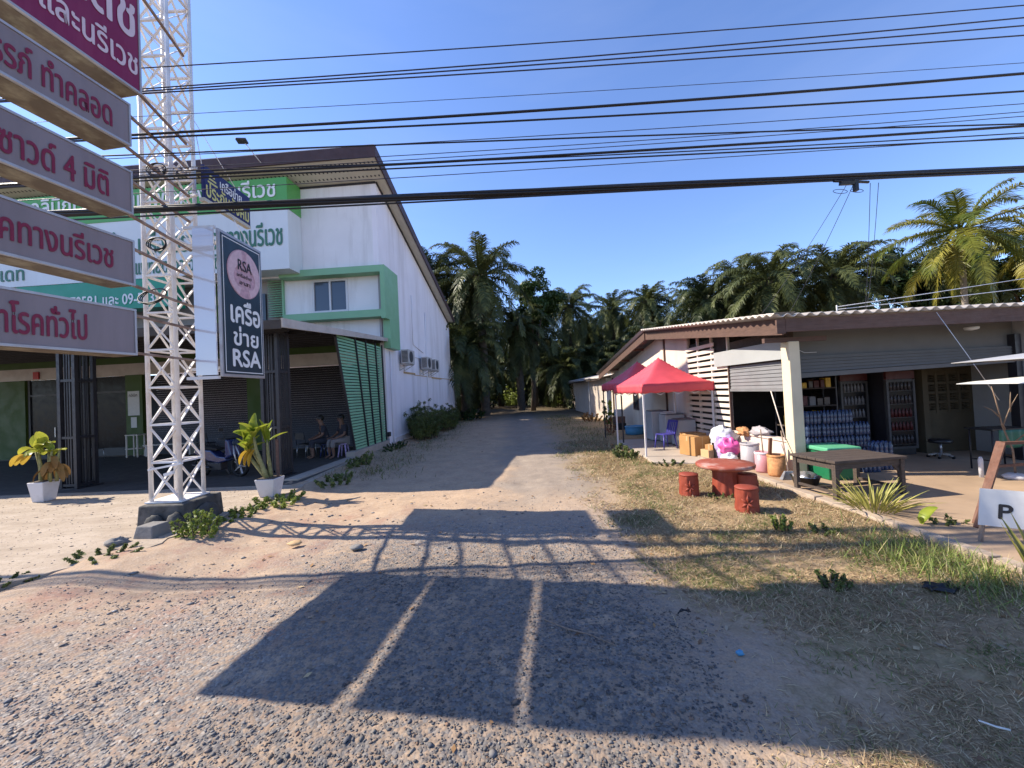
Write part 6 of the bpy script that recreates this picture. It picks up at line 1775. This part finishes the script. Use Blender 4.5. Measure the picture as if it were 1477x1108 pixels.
def shrub(name, label, cat, c, rx, ry, h, n, size, leafm, seed, stems=8, group=None, aspect=.45, up=.4):
    t = thing(name, label, cat, c, 0, group)
    r = random.Random(seed)
    m = MB(); cs_, rs_ = [], []
    for i in range(stems):
        a = i * 2.4; k = math.sqrt((i + .5) / stems)
        b = Vector((c[0] + math.cos(a) * rx * k * .6, c[1] + math.sin(a) * ry * k * .6, c[2] - .02)); e = b + Vector((math.cos(a) * rx * .35 * k, math.sin(a) * ry * .35 * k, h * r.uniform(.55, 1.0) * (1.1 - .35 * k)))
        m.tube([b, b.lerp(e, .5) + Vector((r.uniform(-.03, .03), 0, 0)), e], [.012, .009, .004], 5)
        for q in (.35, .6, .8, 1.0):
            cs_.append(b.lerp(e, q)); rs_.append(min(rx, h) * r.uniform(.14, .26) * (1.2 - .5 * q))
    m.build('stems', M['tree_trunk'], t)
    v, f = leaf_cloud(cs_, rs_, n, size, seed, .9, .15, aspect, up)
    npmesh('leaves', v, f, M[leafm], False, None, t).data.transform(t.matrix_basis.inverted())
    return t
shrub('wall_shrub', 'tall dark weedy bush growing against the white side wall', 'shrub', (-4.15, 18.6, .02), .85, 2.3, 1.75, 8500, .10, 'shrub_leaf', 21, 60, None, .16)
shrub('wall_shrub', 'second dark bush past the tall one, at the far end of the white wall', 'shrub', (-3.9, 22.8, .02), .8, 2.3, 1.4, 6000, .10, 'shrub_leaf', 22, 50, None, .16)
shrub('lane_end_shrub', 'sunlit yellow green bush at the dark end of the lane', 'shrub', (.2, 47, 0), 1.5, 1.5, 2.9, 2200, .13, 'weed_leaf', 23, 16)
shrub('lane_end_shrub', 'pale green bush beside the far dark shed', 'shrub', (5.3, 44.5, 0), .9, 1.2, 2.6, 1500, .12, 'weed_leaf', 24, 12)
shrub('lane_end_shrub', 'low dark bush under the big oil palm', 'shrub', (-3.6, 29.5, 0), 1.6, 1.6, 1.1, 1800, .09, 'tree_leaf', 25, 14)
shrub('plinth_weed', 'bright leafy weed growing in front of the tower plinth', 'weed', (-4.75, 5.85, .05), .33, .36, .42, 750, .035, 'weed_leaf', 26, 14)
shrub('forecourt_weed', 'low trailing weed left of the small concrete block', 'weed', (-5.38, 5.08, .11), .55, .36, .15, 1700, .022, 'shrub_leaf', 27, 12)
shrub('forecourt_weed', 'thin low weed at the far left forecourt edge', 'weed', (-6.0, 4.45, .11), .65, .25, .10, 900, .020, 'shrub_leaf', 36, 12)
shrub('pot_weed', 'bright ground creeper in front of the white plant pot', 'weed', (-4.55, 7.5, .04), .50, .55, .26, 1300, .035, 'weed_leaf', 28, 20)
shrub('pot_weed', 'sparse creeper between the tower plinth and the white pot', 'weed', (-4.75, 6.75, .04), .28, .5, .24, 650, .034, 'weed_leaf', 29, 14)
shrub('edge_weed', 'green weed patch below the steel column at the slab edge', 'weed', (-4.25, 9.3, .03), .45, .8, .26, 900, .04, 'shrub_leaf', 30, 16)
shrub('edge_weed', 'weed clump at the foot of the slatted screen', 'weed', (-4.55, 11.6, .03), .35, .9, .40, 800, .045, 'shrub_leaf', 31, 16)
shrub('edge_weed', 'narrow weed line along the foot of the white wall', 'weed', (-4.5, 14.8, .03), .35, 1.4, .28, 800, .045, 'tree_leaf', 32, 18)
shrub('gazebo_weed', 'grey green bushy weed at the front pole of the red gazebo', 'weed', (3.05, 11.0, .02), .42, .45, .36, 900, .045, 'shrub_leaf', 33, 16)
shrub('gazebo_weed', 'low weeds on the pad edge right of the gazebo pole', 'weed', (3.75, 9.55, .03), .5, .25, .16, 420, .035, 'shrub_leaf', 34, 12)
shrub('grass_weed', 'small upright weed in the sunlit dry grass before the red stools', 'weed', (3.45, 5.2, .04), .15, .16, .22, 200, .03, 'weed_leaf', 35, 8)
shrub('grass_weed', 'dark weed tuft at the edge of the big shadow', 'weed', (2.95, 3.75, .02), .18, .18, .14, 240, .028, 'shrub_leaf', 37, 9)
shrub('grass_weed', 'weed beside the foot of the round red table', 'weed', (3.45, 6.72, .03), .28, .16, .10, 200, .03, 'shrub_leaf', 38, 8)
shrub('grass_weed', 'weed low in the grass right of the nearest stump stool', 'weed', (3.85, 5.0, .04), .2, .2, .12, 200, .028, 'shrub_leaf', 39, 8)
shrub('lane_weed', 'leggy broad leaved plant against the lit lane wall', 'plant', (4.6, 19.0, 0), .35, .35, 1.7, 170, .13, 'weed_leaf', 40, 7)
shrub('lane_weed', 'reddish dry weed stems before the leggy plant', 'plant', (4.0, 16.4, 0), .3, .3, .9, 150, .05, 'red_grass', 41, 12)
shrub('lane_weed', 'pale dry grass clump at the foot of the white shed', 'plant', (4.6, 23.5, 0), .7, 1.0, .55, 500, .06, 'dry_leaf', 42, 14)

# rosette plants at the right
def spiky(name, label, c, n, L, w, m, seed, spread=.12, upright=.5, droop=.9, cat='plant'):
    t = thing(name, label, cat, c)
    r = random.Random(seed); mb = MB()
    for i in range(n):
        a = i * 2.4 + r.uniform(-.3, .3); k = math.sqrt((i + .5) / n)
        el = R(85 - 62 * k * (1 - upright) - 12 * r.random())
        b = (c[0] + math.cos(a) * spread * k, c[1] + math.sin(a) * spread * k, c[2])
        blade(mb, b, (math.cos(a) * math.cos(el), math.sin(a) * math.cos(el), math.sin(el)), L * r.uniform(.65, 1.1), w * r.uniform(.8, 1.2), droop * r.uniform(.2, 1.3), r.uniform(-.3, .3), 6, .35, .75)
    mb.build('leaves', M[m], t)
    return t
spiky('aloe_clump', 'spiky yellow green clump of strap leaves on the kerb by the wooden table', (5.0, 5.55, .1), 95, .50, .036, 'aloe_leaf', 3, .24, .42, .7)
spiky('snake_plant', 'banded yellow edged snake plant cut by the right edge of the picture', (4.64, 3.48, .05), 13, .60, .085, 'snake_leaf', 5, .09, .86, .1)
t = thing('young_banana', 'single yellow green young banana leaf by the kerb', 'plant', (5.05, 4.95, .1))
m_ = MB(); blade(m_, (5.05, 4.95, .1), (.35, 0, .9), .30, .13, 1.3, .2); blade(m_, (5.05, 4.95, .1), (-.3, -.2, .8), .18, .07, 1.2); m_.build('leaves', M['aglo_leaf'], t)
shrub('kerb_weed', 'small dark weeds on the sunlit soil behind the kerb', 'weed', (5.35, 4.95, .1), .3, .18, .12, 170, .025, 'shrub_leaf', 44, 8)

# shaded undergrowth of the plantation: nobody could count it
ur = np.random.RandomState(5)
cx_, rx_ = [], []
for i in range(900):
    y_ = ur.uniform(34, 92); x_ = ur.uniform(-.75, .95) * y_
    if -2.6 < x_ < 5.8 and y_ < 55: continue
    if x_ > 0 and y_ < 40 and x_ < 14: continue
    cx_.append((x_, y_, ur.uniform(.3, 1.8) + max(0, y_ - 56) * .11 * ur.rand())); rx_.append(ur.uniform(.9, 1.9))
v, f = leaf_cloud(cx_, rx_, 60000, .24, 8, .8, .3)
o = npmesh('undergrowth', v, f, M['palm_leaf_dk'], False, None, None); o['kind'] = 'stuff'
# ------------------------------------------------------------------ loose stones, straw, grass and litter on the ground
rs = np.random.RandomState(11)
def ghs(x, y): return np.array([gz(a, b) + gnoise(a, b) for a, b in zip(x, y)])
def stones(name, x, y, size, label=None):
    n = len(x)
    z = ghs(x, y)
    base = np.array([[1, 0, 0], [-1, 0, 0], [0, 1, 0], [0, -1, 0], [0, 0, .7], [0, 0, -.5], [.6, .6, .35], [-.6, .6, .35], [-.6, -.6, .35], [.6, -.6, .35]])
    tri = np.array([[4, 0, 6], [4, 6, 2], [4, 2, 7], [4, 7, 1], [4, 1, 8], [4, 8, 3], [4, 3, 9], [4, 9, 0], [5, 6, 0], [5, 2, 6], [5, 7, 2], [5, 1, 7], [5, 8, 1], [5, 3, 8], [5, 9, 3], [5, 0, 9]])
    v = base[None] * (1 + rs.uniform(-.28, .28, (n, 10, 3)))
    v *= (size[:, None] * np.stack([rs.uniform(.8, 1.3, n), rs.uniform(.6, 1.0, n), rs.uniform(.45, .85, n)], 1))[:, None, :]
    a = rs.uniform(0, 6.28, n); ca, sa = np.cos(a)[:, None], np.sin(a)[:, None]
    v = np.stack([v[..., 0] * ca - v[..., 1] * sa, v[..., 0] * sa + v[..., 1] * ca, v[..., 2]], 2)
    v += np.stack([x, y, z + size * .12], 1)[:, None, :]
    f = (tri[None] + (np.arange(n) * 10)[:, None, None]).reshape(-1, 3)
    pal = np.array([[.18, .175, .18], [.25, .235, .225], [.14, .135, .14], [.33, .30, .265], [.38, .29, .22], [.25, .20, .17], [.46, .42, .37], [.34, .22, .155]])
    c = pal[rs.choice(8, n, p=[.24, .22, .14, .12, .10, .10, .04, .04])] * rs.uniform(.8, 1.2, (n, 1))
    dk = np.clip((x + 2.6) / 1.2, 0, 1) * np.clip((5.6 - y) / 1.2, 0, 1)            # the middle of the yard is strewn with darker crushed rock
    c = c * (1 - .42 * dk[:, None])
    return npmesh(name, v.reshape(-1, 3), f, M['tint_matte'], False, np.repeat(c, 16, 0))
# dense gravel in front, thinning to the left, the right and away
def gdens(x, y):
    p = noise.noise(Vector((x * .8, y * .8, 5))) + .5 * noise.noise(Vector((x * 2.3, y * 2.3, 9)))
    d = .55 + .9 * p
    d *= sstep(1.9 + .5 * p, .9 + .5 * p, x) if x > .3 else 1
    d *= 1 - .75 * sstep(-1.2, -3.2, x) * sstep(3.4, 4.6, y)
    d *= 1 - .8 * sstep(4.6, 6.6, y)
    return d
N = 95000
u = rs.rand(N); y = 1.45 * (9.0 / 1.45) ** u; x = (rs.rand(N) * 2 - 1) * np.minimum(y * 1.35 + .3, 5.2)
keep = np.array([rs.rand() < gdens(a, b) for a, b in zip(x, y)]) & (x < 4.4) & ~((x < -4.6) & (y > 4.4))
x, y = x[keep], y[keep]
size = np.clip(rs.lognormal(math.log(.0068), .42, len(x)), .0035, .019)
o = stones('gravel_stones', x, y, size); o['kind'] = 'stuff'
n2 = 150
x2 = rs.uniform(-4.6, 1.5, n2); y2 = rs.uniform(1.6, 8, n2)
o = stones('loose_stones', x2, y2, rs.uniform(.020, .034, n2)); o['kind'] = 'stuff'
# grit strewn over the forecourt
n3 = 2600
x3 = -rs.uniform(4.9, 12, n3); y3 = rs.uniform(3.2, 8.9, n3)
k3 = (y3 > 1.0 + (-x3 - 5.0) * -1.1 + 4.6) | (x3 < -8)
_g = ghs
ghs = lambda a, b: np.full(len(a), FZ)
o = stones('forecourt_grit', x3[k3], y3[k3], np.clip(rs.lognormal(math.log(.007), .5, int(k3.sum())), .003, .022)); o['kind'] = 'stuff'
ghs = _g
# straw and dry grass on the right
def blades(name, x, y, L, w, lift, cols, z0=None, matk='tint_leaf'):
    n = len(x)
    z = ghs(x, y) if z0 is None else z0
    a = rs.uniform(0, 6.28, n); el = lift * rs.uniform(.15, 1.0, n)
    d = np.stack([np.cos(a) * np.cos(el), np.sin(a) * np.cos(el), np.sin(el)], 1)
    s = np.stack([-np.sin(a), np.cos(a), np.zeros(n)], 1)
    p = np.stack([x, y, z + .003], 1)
    mid = p + d * (L * .55)[:, None]
    d2 = norm(d + np.stack([np.cos(a + 1) * .4, np.sin(a + 1) * .4, -.45 * np.ones(n)], 1) * rs.uniform(.2, 1.1, (n, 1)))
    tip = mid + d2 * (L * .45)[:, None]
    tip[:, 2] = np.maximum(tip[:, 2], p[:, 2] + .002)
    ww = (w * rs.uniform(.7, 1.3, n))[:, None]
    v = np.stack([p - s * ww / 2, p + s * ww / 2, mid + s * ww * .45, mid - s * ww * .45, tip + s * ww * .1, tip - s * ww * .1], 1).reshape(-1, 3)
    b = np.arange(n) * 6
    f = np.concatenate([np.stack([b, b + 1, b + 2, b + 3], 1), np.stack([b + 3, b + 2, b + 4, b + 5], 1)])
    return npmesh(name, v, f, M[matk], False, np.concatenate([cols, cols]))
def pick(pal, n, pr_):
    c = np.array(pal)[rs.choice(len(pal), n, p=pr_)] * rs.uniform(.75, 1.25, (n, 1)); return c
STRAW = [(.48, .34, .19), (.34, .24, .13), (.58, .46, .28), (.2, .14, .08), (.18, .19, .07), (.27, .26, .11)]
N = 150000
u = rs.rand(N); y = 1.5 * (15.0 / 1.5) ** u; x = rs.uniform(.9, 4.75, N)
def rd(a, b):
    p = noise.noise(Vector((a * .9, b * .9, 1))) + .6 * noise.noise(Vector((a * 2.6, b * 2.6, 3)))
    d = sstep(1.1, 2.3, a + .5 * p) * (.62 + .75 * p)
    if 1.9 < a < 4.6 and 4.4 < b < 6.0: d += .15
    return d
keep = np.array([rs.rand() < rd(a, b) for a, b in zip(x, y)]) & ~((x > 3.4) & (y > 9.4))
x, y = x[keep], y[keep]
gr = np.array([noise.noise(Vector((a * 1.1, b * 1.1, 21))) for a, b in zip(x, y)])
c = pick(STRAW, len(x), [.30, .25, .16, .14, .08, .07])
gm_ = (gr > .2) & (rs.rand(len(x)) < .5)
c[gm_] = pick([(.09, .12, .03), (.15, .18, .05), (.20, .22, .08)], int(gm_.sum()), [.4, .4, .2])
o = blades('dry_grass', x, y, rs.uniform(.025, .08, len(x)) * (.65 + .13 * y), np.full(len(x), .0026) * (1 + .28 * y), .7, c); o['kind'] = 'stuff'
# greener taller grass against the kerb
N = 1900
x = rs.normal(4.2, .28, N); y = rs.normal(3.95, .5, N); k = x < 4.66
x, y = x[k], y[k]
c = pick([(.12, .17, .03), (.20, .25, .06), (.30, .30, .10), (.46, .38, .2)], len(x), [.3, .35, .2, .15])
o = blades('kerb_grass', x, y, rs.uniform(.08, .26, len(x)), np.full(len(x), .0065), 1.35, c); o['kind'] = 'stuff'
# thin grass along the lane and the foot of the white wall
N = 16000
x = np.where(rs.rand(N) < .55, rs.normal(-3.9, .65, N), rs.normal(3.2, .6, N)); y = rs.uniform(9.5, 30, N)
k = np.array([rs.rand() < .5 + .8 * noise.noise(Vector((a, b * .7, 2))) for a, b in zip(x, y)]) & (x > -4.9) & ~((x > 3.4) & (y < 14.3))
x, y = x[k], y[k]
c = pick([(.10, .13, .035), (.17, .19, .06), (.30, .23, .11), (.2, .14, .08)], len(x), [.35, .3, .2, .15])
o = blades('verge_grass', x, y, rs.uniform(.05, .20, len(x)), np.full(len(x), .012), 1.2, c); o['kind'] = 'stuff'
# fallen leaves and scraps
n = 520
x = np.concatenate([rs.uniform(1.2, 4.6, 330), rs.uniform(-4.5, 1.2, 90), rs.normal(-2.4, 1.0, 100)]); y = np.concatenate([rs.uniform(1.7, 9, 330), rs.uniform(2, 8, 90), rs.normal(15.5, 2.2, 100)])
z = ghs(x, y)
a = rs.uniform(0, 6.28, n); s = rs.uniform(.012, .035, n) * (1 + .06 * y)
d = np.stack([np.cos(a), np.sin(a), rs.uniform(-.1, .3, n)], 1) * s[:, None]; e = np.stack([-np.sin(a), np.cos(a), rs.uniform(-.2, .4, n)], 1) * (s * .45)[:, None]
p = np.stack([x, y, z + .012], 1)
v = np.stack([p - d, p + e, p + d, p - e], 1).reshape(-1, 3)
c = pick([(.26, .15, .07), (.17, .10, .06), (.38, .28, .16), (.30, .24, .17)], n, [.38, .3, .2, .12])
o = npmesh('fallen_leaves', v, np.arange(4 * n).reshape(-1, 4), M['tint_matte'], False, c); o['kind'] = 'stuff'
# single bits of litter one can point at
m_ = MB(); m_.tube([(.18, 3.40, .035), (.36, 3.26, .03), (.52, 3.17, .034), (.70, 3.02, .03)], [.006, .007, .006, .004], 6)
tag(m_.build('stick', M['wood_grey']), 'thin crooked stick lying on the shaded gravel', 'stick')
m_ = blob((1.56, 2.88, .03), .028, .02, .018, 3, 10, .5); tag(m_.build('litter_scrap', M['blue_cloth']), 'tiny blue plastic scrap on the shaded grass', 'litter')
m_ = MB(); m_.grid(lambda u, v: (3.58 + .28 * u + .06 * v + .03 * math.sin(v * 9), 3.47 + .15 * v + .03 * math.sin(u * 8), .075 + .035 * noise.noise(Vector((u * 4, v * 4, 2)))), 10, 6)
tag(m_.build('plastic_sheet', M['black_plastic'], solid=.004), 'crumpled dark grey plastic sheet on the grass by the green tuft', 'litter')
m_ = MB()
for k in range(3): m_.tube([(1.33 + .03 * k, 3.40 + .03 * k, .03), (1.38 + .02 * k, 3.45 - .02 * k, .04), (1.45, 3.42 + .03 * k, .03)], .006, 6)
tag(m_.build('cable_scrap', M['cable']), 'short black scraps of cable on the shaded soil', 'litter')
m_ = MB(); m_.tube([(2.53, 2.24, .03), (2.57, 2.19, .035), (2.62, 2.17, .032)], .005, 6); tag(m_.build('cord_scrap', M['paper']), 'pale bent cord scrap near the lower right corner', 'litter')
for (x_, y_, lb) in ((-2.15, 5.2, 'flat grey stone lying on the pink soil left of the big shadow'), (-3.1, 5.45, 'reddish stone on the soil near the tower shadow')):
    m_ = blob((x_, y_, .05), .09, .07, .03, int(y_ * 10), 12, .35); tag(m_.build('flat_stone', M['concrete'] if x_ > -3 else M['card_pale']), lb, 'stone')
